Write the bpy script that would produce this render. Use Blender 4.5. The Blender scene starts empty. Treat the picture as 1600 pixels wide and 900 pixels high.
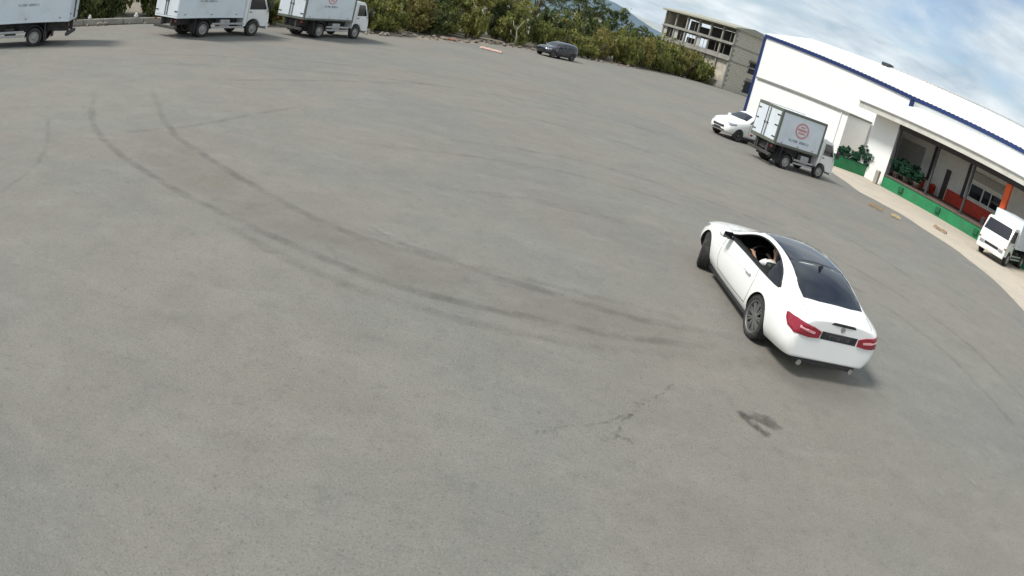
import bpy, bmesh, math, random
from mathutils import Vector, Matrix, noise
from mathutils.bvhtree import BVHTree
from mathutils.geometry import delaunay_2d_cdt
R = math.radians
S = bpy.context.scene
COL = S.collection

# ------------------------------------------------------------------ camera
cam = bpy.data.cameras.new('camera'); camo = bpy.data.objects.new('camera', cam); COL.objects.link(camo)
S.camera = camo
S.render.engine = 'CYCLES'
pitch, roll, CAMH = 0.414227, 0.255849, 3.7666
F = Vector((0, math.cos(pitch), -math.sin(pitch))); RX = Vector((1, 0, 0)); UP = Vector((0, math.sin(pitch), math.cos(pitch)))
cr, sr = math.cos(roll), math.sin(roll)
cx = RX*cr + UP*sr; cy = UP*cr - RX*sr; cz = -F
camo.matrix_world = Matrix(((cx.x, cy.x, cz.x, 0), (cx.y, cy.y, cz.y, 0), (cx.z, cy.z, cz.z, CAMH), (0, 0, 0, 1)))
cam.type = 'PANO'
cam.sensor_width = 36; cam.sensor_fit = 'HORIZONTAL'
cam.clip_start = 0.05; cam.clip_end = 6000
POLY = (4.20250360e-02, 4.34013112e-05, 3.89193929e-07, 2.17927496e-07)
for holder in (cam, getattr(cam, 'cycles', None)):
    if holder is not None and hasattr(holder, 'panorama_type'):
        holder.panorama_type = 'FISHEYE_LENS_POLYNOMIAL'
        holder.fisheye_fov = R(170)
        holder.fisheye_polynomial_k0 = 0
        for i, k in enumerate(POLY):
            setattr(holder, 'fisheye_polynomial_k%d' % (i+1), -k)

# ------------------------------------------------------------------ sky, sun, exposure
SUN_EL, SUN_AZ = R(52), R(247)         # azimuth clockwise from +Y: the sun stands behind and to the left of the camera
sd = Vector((math.sin(SUN_AZ)*math.cos(SUN_EL), math.cos(SUN_AZ)*math.cos(SUN_EL), math.sin(SUN_EL)))
w = bpy.data.worlds.new('World'); S.world = w; w.use_nodes = True
nt = w.node_tree; nt.nodes.clear()
def N(t, kind, **kw):
    n = t.nodes.new(kind)
    for k, v in kw.items(): setattr(n, k, v)
    return n
out = N(nt, 'ShaderNodeOutputWorld'); bg = N(nt, 'ShaderNodeBackground'); bg.inputs[1].default_value = 0.1
sky = N(nt, 'ShaderNodeTexSky', sky_type='NISHITA', sun_disc=False)
sky.sun_elevation = SUN_EL; sky.sun_rotation = SUN_AZ; sky.air_density = 1.0; sky.dust_density = 2.0; sky.ozone_density = 1.0
tc = N(nt, 'ShaderNodeTexCoord'); sep = N(nt, 'ShaderNodeSeparateXYZ'); nt.links.new(tc.outputs['Generated'], sep.inputs[0])
zc = N(nt, 'ShaderNodeMath', operation='MAXIMUM'); nt.links.new(sep.outputs[2], zc.inputs[0]); zc.inputs[1].default_value = 0.0
za = N(nt, 'ShaderNodeMath', operation='ADD'); nt.links.new(zc.outputs[0], za.inputs[0]); za.inputs[1].default_value = 0.24
dv = []
for i in (0, 1):
    d = N(nt, 'ShaderNodeMath', operation='DIVIDE'); nt.links.new(sep.outputs[i], d.inputs[0]); nt.links.new(za.outputs[0], d.inputs[1]); dv.append(d)
cmb = N(nt, 'ShaderNodeCombineXYZ'); nt.links.new(dv[0].outputs[0], cmb.inputs[0]); nt.links.new(dv[1].outputs[0], cmb.inputs[1])
def noise_w(scale, det, rough, dist, off):
    mp = N(nt, 'ShaderNodeMapping'); mp.inputs['Location'].default_value = off; mp.inputs['Scale'].default_value = (1.0, 1.15, 1)
    nt.links.new(cmb.outputs[0], mp.inputs[0])
    n = N(nt, 'ShaderNodeTexNoise'); n.inputs['Scale'].default_value = scale; n.inputs['Detail'].default_value = det
    n.inputs['Roughness'].default_value = rough; n.inputs['Distortion'].default_value = dist
    nt.links.new(mp.outputs[0], n.inputs['Vector']); return n
n1 = noise_w(1.3, 7, 0.55, 0.25, (3.1, 0.4, 0)); n2 = noise_w(2.6, 7, 0.55, 0.2, (7.7, 2.2, 1))
rp = N(nt, 'ShaderNodeValToRGB'); rp.color_ramp.elements[0].position = 0.32; rp.color_ramp.elements[1].position = 0.48
nt.links.new(n1.outputs['Fac'], rp.inputs[0])
rc = N(nt, 'ShaderNodeValToRGB'); rc.color_ramp.elements[0].position = 0.32; rc.color_ramp.elements[1].position = 0.66
rc.color_ramp.elements[0].color = (0.40, 0.51, 0.61, 1); rc.color_ramp.elements[1].color = (0.80, 0.87, 0.91, 1)
nt.links.new(n2.outputs['Fac'], rc.inputs[0])
cs = N(nt, 'ShaderNodeVectorMath', operation='SCALE'); cs.inputs['Scale'].default_value = 6.8
nt.links.new(rc.outputs[0], cs.inputs[0])
mx = N(nt, 'ShaderNodeMix', data_type='RGBA'); nt.links.new(rp.outputs[0], mx.inputs['Factor'])
nt.links.new(sky.outputs[0], mx.inputs['A']); nt.links.new(cs.outputs[0], mx.inputs['B'])
nt.links.new(mx.outputs['Result'], bg.inputs[0]); nt.links.new(bg.outputs[0], out.inputs[0])
sun = bpy.data.lights.new('sun', 'SUN'); sun.energy = 2.5; sun.angle = R(14); sun.color = (1.0, 0.96, 0.9)
suno = bpy.data.objects.new('sun', sun); COL.objects.link(suno)
suno.rotation_euler = (-sd).to_track_quat('-Z', 'Y').to_euler()
S.view_settings.view_transform = 'Standard'; S.view_settings.look = 'None'; S.view_settings.gamma = 1
S.view_settings.use_curve_mapping = False
S.view_settings.exposure = 0.66
S.cycles.max_bounces = 6; S.cycles.transparent_max_bounces = 12

# ------------------------------------------------------------------ materials
MATS = {}
def mat(name, col, rough=0.6, metal=0.0, var=0.12, scale=6.0, bump=0.0, bscale=40.0, coat=0.0, emit=None, trans=None, dirt=None):
    if name in MATS: return MATS[name]
    m = bpy.data.materials.new(name); m.use_nodes = True; t = m.node_tree
    b = t.nodes['Principled BSDF']
    b.inputs['Roughness'].default_value = rough; b.inputs['Metallic'].default_value = metal
    if coat: b.inputs['Coat Weight'].default_value = coat; b.inputs['Coat Roughness'].default_value = 0.08
    co = N(t, 'ShaderNodeTexCoord')
    n = N(t, 'ShaderNodeTexNoise'); n.inputs['Scale'].default_value = scale; n.inputs['Detail'].default_value = 6; n.inputs['Roughness'].default_value = 0.65
    t.links.new(co.outputs['Object'], n.inputs['Vector'])
    r = N(t, 'ShaderNodeMapRange'); r.inputs['From Min'].default_value = 0.3; r.inputs['From Max'].default_value = 0.7
    r.inputs['To Min'].default_value = 1-var; r.inputs['To Max'].default_value = 1+var
    t.links.new(n.outputs['Fac'], r.inputs['Value'])
    sc = N(t, 'ShaderNodeVectorMath', operation='SCALE'); sc.inputs[0].default_value = col[:3]
    t.links.new(r.outputs[0], sc.inputs['Scale'])
    last = sc.outputs[0]
    if dirt:      # (colour, amount, scale)
        n3 = N(t, 'ShaderNodeTexNoise'); n3.inputs['Scale'].default_value = dirt[2]; n3.inputs['Detail'].default_value = 8; n3.inputs['Roughness'].default_value = 0.7
        t.links.new(co.outputs['Object'], n3.inputs['Vector'])
        q = N(t, 'ShaderNodeMapRange'); q.inputs['From Min'].default_value = 0.5; q.inputs['From Max'].default_value = 0.72; q.inputs['To Max'].default_value = dirt[1]
        t.links.new(n3.outputs['Fac'], q.inputs['Value'])
        mm = N(t, 'ShaderNodeMix', data_type='RGBA'); t.links.new(q.outputs[0], mm.inputs['Factor']); t.links.new(last, mm.inputs['A']); mm.inputs['B'].default_value = (*dirt[0], 1)
        last = mm.outputs['Result']
    t.links.new(last, b.inputs['Base Color'])
    if bump:
        n4 = N(t, 'ShaderNodeTexNoise'); n4.inputs['Scale'].default_value = bscale; n4.inputs['Detail'].default_value = 5
        t.links.new(co.outputs['Object'], n4.inputs['Vector'])
        bp = N(t, 'ShaderNodeBump'); bp.inputs['Strength'].default_value = bump; bp.inputs['Distance'].default_value = 0.02
        t.links.new(n4.outputs['Fac'], bp.inputs['Height']); t.links.new(bp.outputs[0], b.inputs['Normal'])
    if emit: b.inputs['Emission Color'].default_value = (*emit[0], 1); b.inputs['Emission Strength'].default_value = emit[1]
    MATS[name] = m; return m

def foliage(name, c1, c2, c3):
    m = bpy.data.materials.new(name); m.use_nodes = True; t = m.node_tree; b = t.nodes['Principled BSDF']
    b.inputs['Roughness'].default_value = 0.65
    a = N(t, 'ShaderNodeAttribute', attribute_name='tint')
    r = N(t, 'ShaderNodeValToRGB'); e = r.color_ramp.elements
    e[0].color = (*c1, 1); e[1].color = (*c3, 1); x = e.new(0.5); x.color = (*c2, 1)
    oi = N(t, 'ShaderNodeObjectInfo'); ad = N(t, 'ShaderNodeMath', operation='MULTIPLY_ADD'); ad.inputs[1].default_value = 0.35; 
    t.links.new(oi.outputs['Random'], ad.inputs[0])
    sb = N(t, 'ShaderNodeMath', operation='SUBTRACT'); sb.inputs[1].default_value = 0.17
    t.links.new(a.outputs['Fac'], ad.inputs[2]); t.links.new(ad.outputs[0], sb.inputs[0]); t.links.new(sb.outputs[0], r.inputs[0])
    t.links.new(r.outputs[0], b.inputs['Base Color'])
    tr = N(t, 'ShaderNodeBsdfTranslucent'); t.links.new(r.outputs[0], tr.inputs[0])
    ms = N(t, 'ShaderNodeMixShader'); ms.inputs[0].default_value = 0.3
    o = t.nodes['Material Output']; t.links.new(b.outputs[0], ms.inputs[1]); t.links.new(tr.outputs[0], ms.inputs[2]); t.links.new(ms.outputs[0], o.inputs[0])
    MATS[name] = m; return m

def glass(name, col, alpha, rough=0.04):
    """dark tinted glass: part of the light passes straight through, the rest is a glossy dark pane"""
    m = bpy.data.materials.new(name); m.use_nodes = True; t = m.node_tree; b = t.nodes['Principled BSDF']
    b.inputs['Base Color'].default_value = (*col, 1); b.inputs['Roughness'].default_value = rough; b.inputs['IOR'].default_value = 1.5
    tr = N(t, 'ShaderNodeBsdfTransparent'); tr.inputs[0].default_value = (0.75, 0.8, 0.8, 1)
    ms = N(t, 'ShaderNodeMixShader'); ms.inputs[0].default_value = alpha
    o = t.nodes['Material Output']; t.links.new(tr.outputs[0], ms.inputs[1]); t.links.new(b.outputs[0], ms.inputs[2]); t.links.new(ms.outputs[0], o.inputs[0])
    MATS[name] = m; return m

WHITE = mat('white_car_paint', (0.86, 0.86, 0.83), 0.25, var=0.015, scale=2, coat=0.7)
TWHITE = mat('white_truck_panel', (0.66, 0.71, 0.75), 0.42, var=0.03, scale=1.5, dirt=((0.42, 0.40, 0.34), 0.35, 1.2))
TCAB = mat('white_truck_paint', (0.78, 0.78, 0.76), 0.3, var=0.02, coat=0.4, dirt=((0.45, 0.42, 0.36), 0.25, 2.0))
RAIL = mat('grey_green_rail', (0.13, 0.14, 0.11), 0.5, var=0.15)
BLACK = mat('black_plastic', (0.02, 0.02, 0.022), 0.5)
RUBBER = mat('tyre_rubber', (0.028, 0.027, 0.026), 0.85, var=0.25, scale=20, dirt=((0.12, 0.11, 0.095), 0.6, 9))
CHASSIS = mat('dusty_chassis', (0.05, 0.048, 0.045), 0.8, var=0.3, dirt=((0.13, 0.12, 0.10), 0.6, 4))
ALLOY = mat('alloy_rim', (0.16, 0.16, 0.16), 0.4, 0.8, var=0.1)
STEEL = mat('white_steel_rim', (0.36, 0.35, 0.32), 0.55, var=0.15, dirt=((0.10, 0.09, 0.08), 0.7, 6))
ALU = mat('aluminium_guard', (0.42, 0.42, 0.42), 0.45, 0.5, var=0.15)
DGLASS = glass('black_tinted_glass', (0.010, 0.011, 0.015), 0.93)
CGLASS = glass('cab_glass', (0.012, 0.016, 0.018), 0.8)
GLOSSBLACK = mat('black_roof_glass', (0.010, 0.011, 0.017), 0.08, var=0.05, coat=0.5)
REDLAMP = mat('red_lamp', (0.27, 0.006, 0.022), 0.15, coat=0.8, var=0.1, scale=12)
PINKLAMP = mat('clear_pink_lamp', (0.75, 0.35, 0.36), 0.2, coat=0.8, var=0.1, scale=20)
CLEARLAMP = mat('clear_lamp', (0.35, 0.36, 0.38), 0.12, 0.3, coat=0.8, var=0.3, scale=20)
DULLRED = mat('dull_red_lamp', (0.14, 0.015, 0.015), 0.4)
AMBER = mat('amber_lamp', (0.28, 0.13, 0.05), 0.3)
CHROME = mat('chrome', (0.6, 0.6, 0.6), 0.12, 1.0, var=0.02)
PLATE = mat('dark_plate', (0.035, 0.036, 0.04), 0.4, var=0.2)
PLATEINK = mat('plate_ink', (0.10, 0.10, 0.10), 0.5)
LEATHER = mat('dark_leather', (0.02, 0.02, 0.021), 0.6)
DARKPAINT = mat('black_car_paint', (0.012, 0.013, 0.02), 0.2, var=0.1, coat=1.0, dirt=((0.10, 0.10, 0.11), 0.35, 3))
WALLWHITE = mat('white_wall_paint', (0.82, 0.82, 0.80), 0.7, var=0.02, scale=0.8, bump=0.1, bscale=12, dirt=((0.68, 0.67, 0.62), 0.25, 0.5))
WALLGREY = mat('pale_grey_wall', (0.42, 0.42, 0.41), 0.8, var=0.08, scale=1.2, dirt=((0.25, 0.24, 0.22), 0.5, 0.7))
ROOFWHITE = mat('white_sheet_roof', (0.78, 0.79, 0.79), 0.45, var=0.03, scale=1, dirt=((0.5, 0.49, 0.45), 0.25, 0.4))
BLUE = mat('navy_blue_trim', (0.006, 0.022, 0.11), 0.55, var=0.15)
GREEN = mat('green_painted_concrete', (0.015, 0.20, 0.075), 0.65, var=0.18, scale=1.5, dirt=((0.06, 0.11, 0.07), 0.6, 1.3))
RED = mat('red_wall_paint', (0.60, 0.055, 0.025), 0.65, var=0.12, scale=2, dirt=((0.22, 0.06, 0.04), 0.4, 1.5))
ORANGE = mat('orange_post_paint', (0.68, 0.10, 0.02), 0.55, var=0.1)
BROWN = mat('brown_platform_floor', (0.12, 0.085, 0.07), 0.8, var=0.25, scale=2)
DARKSTEEL = mat('dark_steel', (0.05, 0.05, 0.055), 0.6, 0.3, var=0.2)
DARKVOID = mat('unlit_room_dark', (0.03, 0.03, 0.03), 0.9, var=0.3)  # near-black colour standing in for the shade of unlit interiors
FRAMEWHITE = mat('white_frame', (0.62, 0.62, 0.58), 0.5)
CONC = mat('raw_concrete', (0.28, 0.27, 0.24), 0.9, var=0.2, scale=0.9, bump=0.3, bscale=5, dirt=((0.13, 0.12, 0.10), 0.6, 0.5))
BLOCK = mat('concrete_block', (0.52, 0.47, 0.38), 0.95, var=0.3, scale=0.9, dirt=((0.12, 0.11, 0.09), 0.5, 0.6))
KERB = mat('pale_kerb_concrete', (0.34, 0.32, 0.28), 0.9, var=0.2, scale=2, dirt=((0.15, 0.14, 0.11), 0.6, 1.5))
STONE = mat('rubble_stone', (0.24, 0.205, 0.17), 0.95, var=0.3, scale=8)
BARK = mat('bark', (0.10, 0.08, 0.06), 0.95, var=0.3, scale=12)
PALEWOOD = mat('bleached_wood', (0.33, 0.31, 0.23), 0.9, var=0.2, scale=10)
PINKPL = mat('faded_pink_plastic', (0.50, 0.33, 0.27), 0.7, var=0.25)
RUST = mat('rusty_board', (0.24, 0.165, 0.10), 0.9, var=0.3, scale=6)
LITTER = mat('white_litter', (0.70, 0.68, 0.64), 0.7, var=0.1)
LOGORED = mat('logo_red', (0.56, 0.25, 0.27), 0.5, var=0.08)
LOGOGREY = mat('logo_grey', (0.16, 0.18, 0.22), 0.5, var=0.1)
LOGOPINK = mat('logo_pink', (0.62, 0.42, 0.42), 0.5, var=0.05)
SKIN = mat('skin', (0.42, 0.25, 0.17), 0.55, var=0.06)
SHIRT = mat('white_shirt', (0.75, 0.75, 0.73), 0.85, var=0.05)
TROUSER = mat('dark_trousers', (0.03, 0.03, 0.04), 0.85)
HAIR = mat('dark_hair', (0.015, 0.012, 0.01), 0.6)
LEAF = foliage('olive_leaves', (0.068, 0.085, 0.018), (0.18, 0.195, 0.040), (0.32, 0.30, 0.085))
LEAFD = foliage('dark_leaves', (0.044, 0.064, 0.020), (0.098, 0.128, 0.036), (0.18, 0.21, 0.062))
LEAFG = foliage('planter_leaves', (0.004, 0.040, 0.02), (0.009, 0.070, 0.032), (0.02, 0.10, 0.045))
LEAFY = foliage('yellowish_leaves', (0.11, 0.10, 0.025), (0.23, 0.20, 0.05), (0.36, 0.31, 0.11))
HILL = mat('hazed_wooded_hill', (0.10, 0.15, 0.19), 0.95, var=0.15, scale=0.02)  # distance haze put into the hill colour as blue

# ------------------------------------------------------------------ builders
def tag(o, label=None, cat=None, group=None, kind=None):
    if label: o['label'] = label
    if cat: o['category'] = cat
    if group: o['group'] = group
    if kind: o['kind'] = kind
    return o
def empty(name, loc=(0, 0, 0), rz=0.0, label=None, cat=None, group=None):
    o = bpy.data.objects.new(name, None); COL.objects.link(o); o.location = loc; o.rotation_euler = (0, 0, rz)
    o.empty_display_size = 0.2
    return tag(o, label, cat, group)
def link(name, me, parent=None, m=None, loc=None, rot=None):
    o = bpy.data.objects.new(name, me); COL.objects.link(o)
    if m is not None and not me.materials: me.materials.append(m)
    if parent is not None: o.parent = parent
    if loc is not None: o.location = loc
    if rot is not None: o.rotation_euler = rot
    return o
class MB:
    """collects shapes into one mesh"""
    def __init__(s): s.v = []; s.f = []
    def add(s, vs, fs):
        n = len(s.v); s.v += [tuple(v) for v in vs]; s.f += [tuple(i+n for i in f) for f in fs]; return s
    def box(s, x0, x1, y0, y1, z0, z1, M=None):
        vs = [Vector((x, y, z)) for z in (z0, z1) for y in (y0, y1) for x in (x0, x1)]
        if M is not None: vs = [M @ v for v in vs]
        return s.add(vs, [(0, 2, 3, 1), (4, 5, 7, 6), (0, 1, 5, 4), (2, 6, 7, 3), (0, 4, 6, 2), (1, 3, 7, 5)])
    def bbox(s, x0, x1, y0, y1, z0, z1, b=0.01, M=None):
        """box with chamfered edges"""
        bm = bmesh.new(); bmesh.ops.create_cube(bm, size=1)
        for v in bm.verts: v.co = Vector(((x0+x1)/2+v.co.x*(x1-x0), (y0+y1)/2+v.co.y*(y1-y0), (z0+z1)/2+v.co.z*(z1-z0)))
        b = min(b, 0.45*min(abs(x1-x0), abs(y1-y0), abs(z1-z0)))
        bmesh.ops.bevel(bm, geom=bm.edges[:], offset=b, segments=2, affect='EDGES', profile=0.6)
        bm.verts.index_update(); vs = [v.co.copy() for v in bm.verts]
        if M is not None: vs = [M @ v for v in vs]
        s.add(vs, [[v.index for v in f.verts] for f in bm.faces]); bm.free(); return s
    def prism(s, pts, axis, a, b, M=None):
        """outline in the other two axes, extruded from a to b"""
        n = len(pts); vs = []
        for t in (a, b):
            for p in pts:
                v = [0, 0, 0]; k = [i for i in range(3) if i != axis]
                v[axis] = t; v[k[0]] = p[0]; v[k[1]] = p[1]; vs.append(Vector(v))
        if M is not None: vs = [M @ v for v in vs]
        fs = [tuple(range(n)), tuple(range(2*n-1, n-1, -1))]+[(i, (i+1) % n, (i+1) % n+n, i+n) for i in range(n)]
        return s.add(vs, fs)
    def tube(s, pts, r, seg=8, r2=None):
        pts = [Vector(p) for p in pts]; n = len(pts); vs = []; fs = []
        for i, p in enumerate(pts):
            d = (pts[min(i+1, n-1)]-pts[max(i-1, 0)]).normalized()
            a = d.orthogonal().normalized(); b = d.cross(a)
            rr = r if r2 is None else r+(r2-r)*i/(n-1)
            vs += [p+(a*math.cos(6.28319*k/seg)+b*math.sin(6.28319*k/seg))*rr for k in range(seg)]
        for i in range(n-1):
            for k in range(seg): fs.append((i*seg+k, i*seg+(k+1) % seg, (i+1)*seg+(k+1) % seg, (i+1)*seg+k))
        fs += [tuple(range(seg-1, -1, -1)), tuple((n-1)*seg+k for k in range(seg))]
        return s.add(vs, fs)
    def lathe(s, prof, seg=32, axis=1, closed=False):
        """profile (radius, along) spun round an axis through the origin"""
        vs = []; fs = []; n = len(prof)
        for k in range(seg):
            c, q = math.cos(6.28319*k/seg), math.sin(6.28319*k/seg)
            for r, a in prof:
                v = [0, 0, 0]; o = [i for i in range(3) if i != axis]; v[axis] = a; v[o[0]] = r*c; v[o[1]] = r*q; vs.append(v)
        m = n if closed else n-1
        for k in range(seg):
            for i in range(m):
                j = (i+1) % n; fs.append((k*n+i, k*n+j, ((k+1) % seg)*n+j, ((k+1) % seg)*n+i))
        return s.add(vs, fs)
    def mesh(s, name, smooth=False, m=None):
        me = bpy.data.meshes.new(name); me.from_pydata(s.v, [], s.f); me.validate()
        bm = bmesh.new(); bm.from_mesh(me); bmesh.ops.recalc_face_normals(bm, faces=bm.faces[:]); bm.to_mesh(me); bm.free()
        if smooth: me.shade_smooth()
        if m: me.materials.append(m)
        return me
    def build(s, name, m, parent=None, smooth=False, **kw): return link(name, s.mesh(name, smooth, m), parent, **kw)
def smooth_angle(me, deg=35):
    me.shade_smooth()
    try: me.set_sharp_from_angle(angle=R(deg))
    except Exception: pass

def evaluated(o):
    dg = bpy.context.evaluated_depsgraph_get(); dg.update()
    me = bpy.data.meshes.new_from_object(o.evaluated_get(dg)); return me
def catmull(pts, per=6, closed=True):
    n = len(pts); res = []
    P = [Vector(p) for p in pts]
    for i in range(n if closed else n-1):
        a, b, c, d = (P[(i-1) % n], P[i], P[(i+1) % n], P[(i+2) % n]) if closed else (P[max(i-1, 0)], P[i], P[i+1], P[min(i+2, n-1)])
        for k in range(per):
            t = k/per
            res.append(0.5*((2*b)+(c-a)*t+(2*a-5*b+4*c-d)*t*t+(3*b-a-3*c+d)*t**3))
    if not closed: res.append(P[-1])
    return res
def loft_body(stations, levels=3, crease=()):
    """half sections (lists of (y,z)) at increasing x -> closed mirrored cage -> smoothed mesh"""
    n = len(stations[0][1]); vs = []; fs = []
    ring = 2*n-2
    for x, sec in stations:
        dx = [0]*n
        if len(sec[0]) == 3: pass
        pts = [(x, y, z) for y, z in sec]+[(x, -y, z) for y, z in reversed(sec[1:-1])]
        vs += pts
    for i in range(len(stations)-1):
        for k in range(ring): fs.append((i*ring+k, i*ring+(k+1) % ring, (i+1)*ring+(k+1) % ring, (i+1)*ring+k))
    for b in (0, (len(stations)-1)*ring):     # end caps as strips
        for k in range(n-1):
            a1, a2 = b+k, b+k+1; m1 = b+(ring-k) % ring; m2 = b+(ring-k-1) % ring
            q = [a1, a2, m2, m1]; q = [v for j, v in enumerate(q) if v not in q[:j]]
            if len(q) >= 3: fs.append(tuple(q))
    mb = MB(); mb.add(vs, fs); me = mb.mesh('cage')
    if crease:
        at = me.attributes.new('crease_edge', 'FLOAT', 'EDGE'); last = (len(stations)-1)*ring
        for e_ in me.edges:
            a_, b_ = e_.vertices; ka, kb_ = a_ % ring, b_ % ring
            if a_//ring != b_//ring and ka == kb_:
                kk = ka if ka < n else ring-ka
                for idx, val in crease:
                    if idx == kk: at.data[e_.index].value = val
            elif crease[0][1] and a_//ring == b_//ring == 0 and 0 < a_ < ring: at.data[e_.index].value = 0.55
    o = link('cage', me); md = o.modifiers.new('s', 'SUBSURF'); md.levels = levels; md.render_levels = levels
    r = evaluated(o); bpy.data.objects.remove(o); return r
def boolean(me, cutters):
    o = link('tmp', me)
    cs_ = []
    for c in cutters:
        k = link('cut', c); cs_.append(k)
        b = o.modifiers.new('b', 'BOOLEAN'); b.operation = 'DIFFERENCE'; b.solver = 'EXACT'; b.object = k
    r = evaluated(o)
    for k in cs_: bpy.data.objects.remove(k)
    bpy.data.objects.remove(o); return r
def bvh_of(me):
    bm = bmesh.new(); bm.from_mesh(me); t = BVHTree.FromBMesh(bm); bm.free(); return t
def patch(bvh, outline, name, m, parent, off=0.004, step=0.05, thick=0.006, smooth_outline=0):
    """a panel that follows a body surface inside a 3D outline"""
    P = [Vector(p) for p in outline]
    if smooth_outline: P = catmull(P, smooth_outline)
    c = sum(P, Vector())/len(P)
    nrm = Vector()
    for i in range(len(P)): nrm += (P[i]-c).cross(P[(i+1) % len(P)]-c)
    nrm.normalize(); a = nrm.orthogonal().normalized(); b = nrm.cross(a)
    p2 = [Vector(((p-c).dot(a), (p-c).dot(b))) for p in P]
    h = [(p-c).dot(nrm) for p in P]
    n = len(p2); ex = list(p2)
    x0, x1 = min(p.x for p in p2), max(p.x for p in p2); y0, y1 = min(p.y for p in p2), max(p.y for p in p2)
    def inside(q):
        r = False
        for i in range(n):
            u, v = p2[i], p2[(i+1) % n]
            if (u.y > q.y) != (v.y > q.y) and q.x < (v.x-u.x)*(q.y-u.y)/(v.y-u.y)+u.x: r = not r
        return r
    x = x0+step/2
    while x < x1:
        y = y0+step/2
        while y < y1:
            q = Vector((x, y))
            if inside(q) and min((q-p).length for p in p2) > step*0.35: ex.append(q)
            y += step
        x += step
    vv, _, ff, *_ = delaunay_2d_cdt(ex, [(i, (i+1) % n) for i in range(n)], [], 1, 1e-5)
    vs = []
    for q in vv:
        wsum = 0; hh = 0
        for p, z in zip(p2, h):
            ww = 1/((q-p).length_squared+1e-6); wsum += ww; hh += ww*z
        pos = c+a*q.x+b*q.y+nrm*(hh/wsum)
        loc, no, _, _ = bvh.find_nearest(pos)
        if loc is None: loc, no = pos, nrm
        vs.append((loc+no*off, no))
    k = len(vs)
    # closed thin shell
    edges = {}
    for f in ff:
        for i in range(len(f)):
            e = (f[i], f[(i+1) % len(f)]); edges[e] = 1
    rim = [e for e in edges if (e[1], e[0]) not in edges]
    mb = MB(); mb.add([v for v, _ in vs]+[v-no*thick for v, no in vs], [tuple(f) for f in ff]+[tuple(i+k for i in reversed(f)) for f in ff]+[(e[1], e[0], e[0]+k, e[1]+k) for e in rim])
    o = mb.build(name, m, parent); smooth_angle(o.data, 50); return o
def ribbon(bvh, pts, width, name, m, parent, off=0.003):
    """thin strip lying on a surface along a 3D line"""
    P = catmull(pts, 5, False); vs = []; fs = []
    for i, p in enumerate(P):
        loc, no, _, _ = bvh.find_nearest(p)
        d = (P[min(i+1, len(P)-1)]-P[max(i-1, 0)]).normalized(); s_ = no.cross(d).normalized()*width/2
        vs += [loc+s_+no*off, loc-s_+no*off, loc-s_-no*0.004, loc+s_-no*0.004]
    for i in range(len(P)-1):
        for k in range(4): fs.append((i*4+k, i*4+(k+1) % 4, (i+1)*4+(k+1) % 4, (i+1)*4+k))
    n = len(P); fs += [(0, 1, 2, 3), (4*n-1, 4*n-2, 4*n-3, 4*n-4)]
    mb = MB(); mb.add(vs, fs); return mb.build(name, m, parent)

# ------------------------------------------------------------------ the ground, the lot and its marks
def sheet(name, pts, z, m, parent=None, jitter=0.0, seed=1):
    P = [Vector(p) for p in pts]; random.seed(seed)
    if jitter:
        Q = []
        for i in range(len(P)):
            a, b = P[i], P[(i+1) % len(P)]; n = max(1, int((b-a).length/0.8)) if (b-a).length < 60 else 4
            nn = Vector((-(b-a).y, (b-a).x)).normalized()
            for k in range(n):
                q = a+(b-a)*k/n; Q.append(q+nn*jitter*(noise.noise(Vector((q.x*0.6, q.y*0.6, seed)))*1.6))
        P = Q
    vv, _, ff, *_ = delaunay_2d_cdt(P, [(i, (i+1) % len(P)) for i in range(len(P))], [], 1, 1e-6)
    me = bpy.data.meshes.new(name); me.from_pydata([(v.x, v.y, z) for v in vv], [], [tuple(f) for f in ff])
    bm = bmesh.new(); bm.from_mesh(me)
    for f in bm.faces:
        if f.normal.z < 0: f.normal_flip()
    bm.to_mesh(me); bm.free()
    return link(name, me, parent, m)
def ground_mat(name, build):
    m = bpy.data.materials.new(name); m.use_nodes = True; t = m.node_tree; b = t.nodes['Principled BSDF']
    co = N(t, 'ShaderNodeTexCoord')
    def nz(scale, det=6, rough=0.6, dist=0.0, sc=(1, 1, 1), rot=0.0, off=(0, 0, 0)):
        mp = N(t, 'ShaderNodeMapping'); mp.inputs['Scale'].default_value = sc; mp.inputs['Rotation'].default_value = (0, 0, rot); mp.inputs['Location'].default_value = off
        t.links.new(co.outputs['Object'], mp.inputs[0])
        n = N(t, 'ShaderNodeTexNoise'); n.inputs['Scale'].default_value = scale; n.inputs['Detail'].default_value = det; n.inputs['Roughness'].default_value = rough; n.inputs['Distortion'].default_value = dist
        t.links.new(mp.outputs[0], n.inputs['Vector']); return n.outputs['Fac']
    def mr(x, a, b_, c=0.0, d=1.0):
        q = N(t, 'ShaderNodeMapRange'); q.inputs['From Min'].default_value = a; q.inputs['From Max'].default_value = b_; q.inputs['To Min'].default_value = c; q.inputs['To Max'].default_value = d
        t.links.new(x, q.inputs['Value']); return q.outputs[0]
    def mix(f, A, B, mode='MIX'):
        q = N(t, 'ShaderNodeMix', data_type='RGBA', blend_type=mode)
        for s_, v in (('Factor', f), ('A', A), ('B', B)):
            if isinstance(v, (int, float)): q.inputs[s_].default_value = v
            elif isinstance(v, tuple): q.inputs[s_].default_value = (*v, 1)
            else: t.links.new(v, q.inputs[s_])
        return q.outputs['Result']
    def bump(x, st, dist):
        bp = N(t, 'ShaderNodeBump'); bp.inputs['Strength'].default_value = st; bp.inputs['Distance'].default_value = dist
        t.links.new(x, bp.inputs['Height']); t.links.new(bp.outputs[0], b.inputs['Normal'])
    build(t, b, nz, mr, mix, bump); return m
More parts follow.
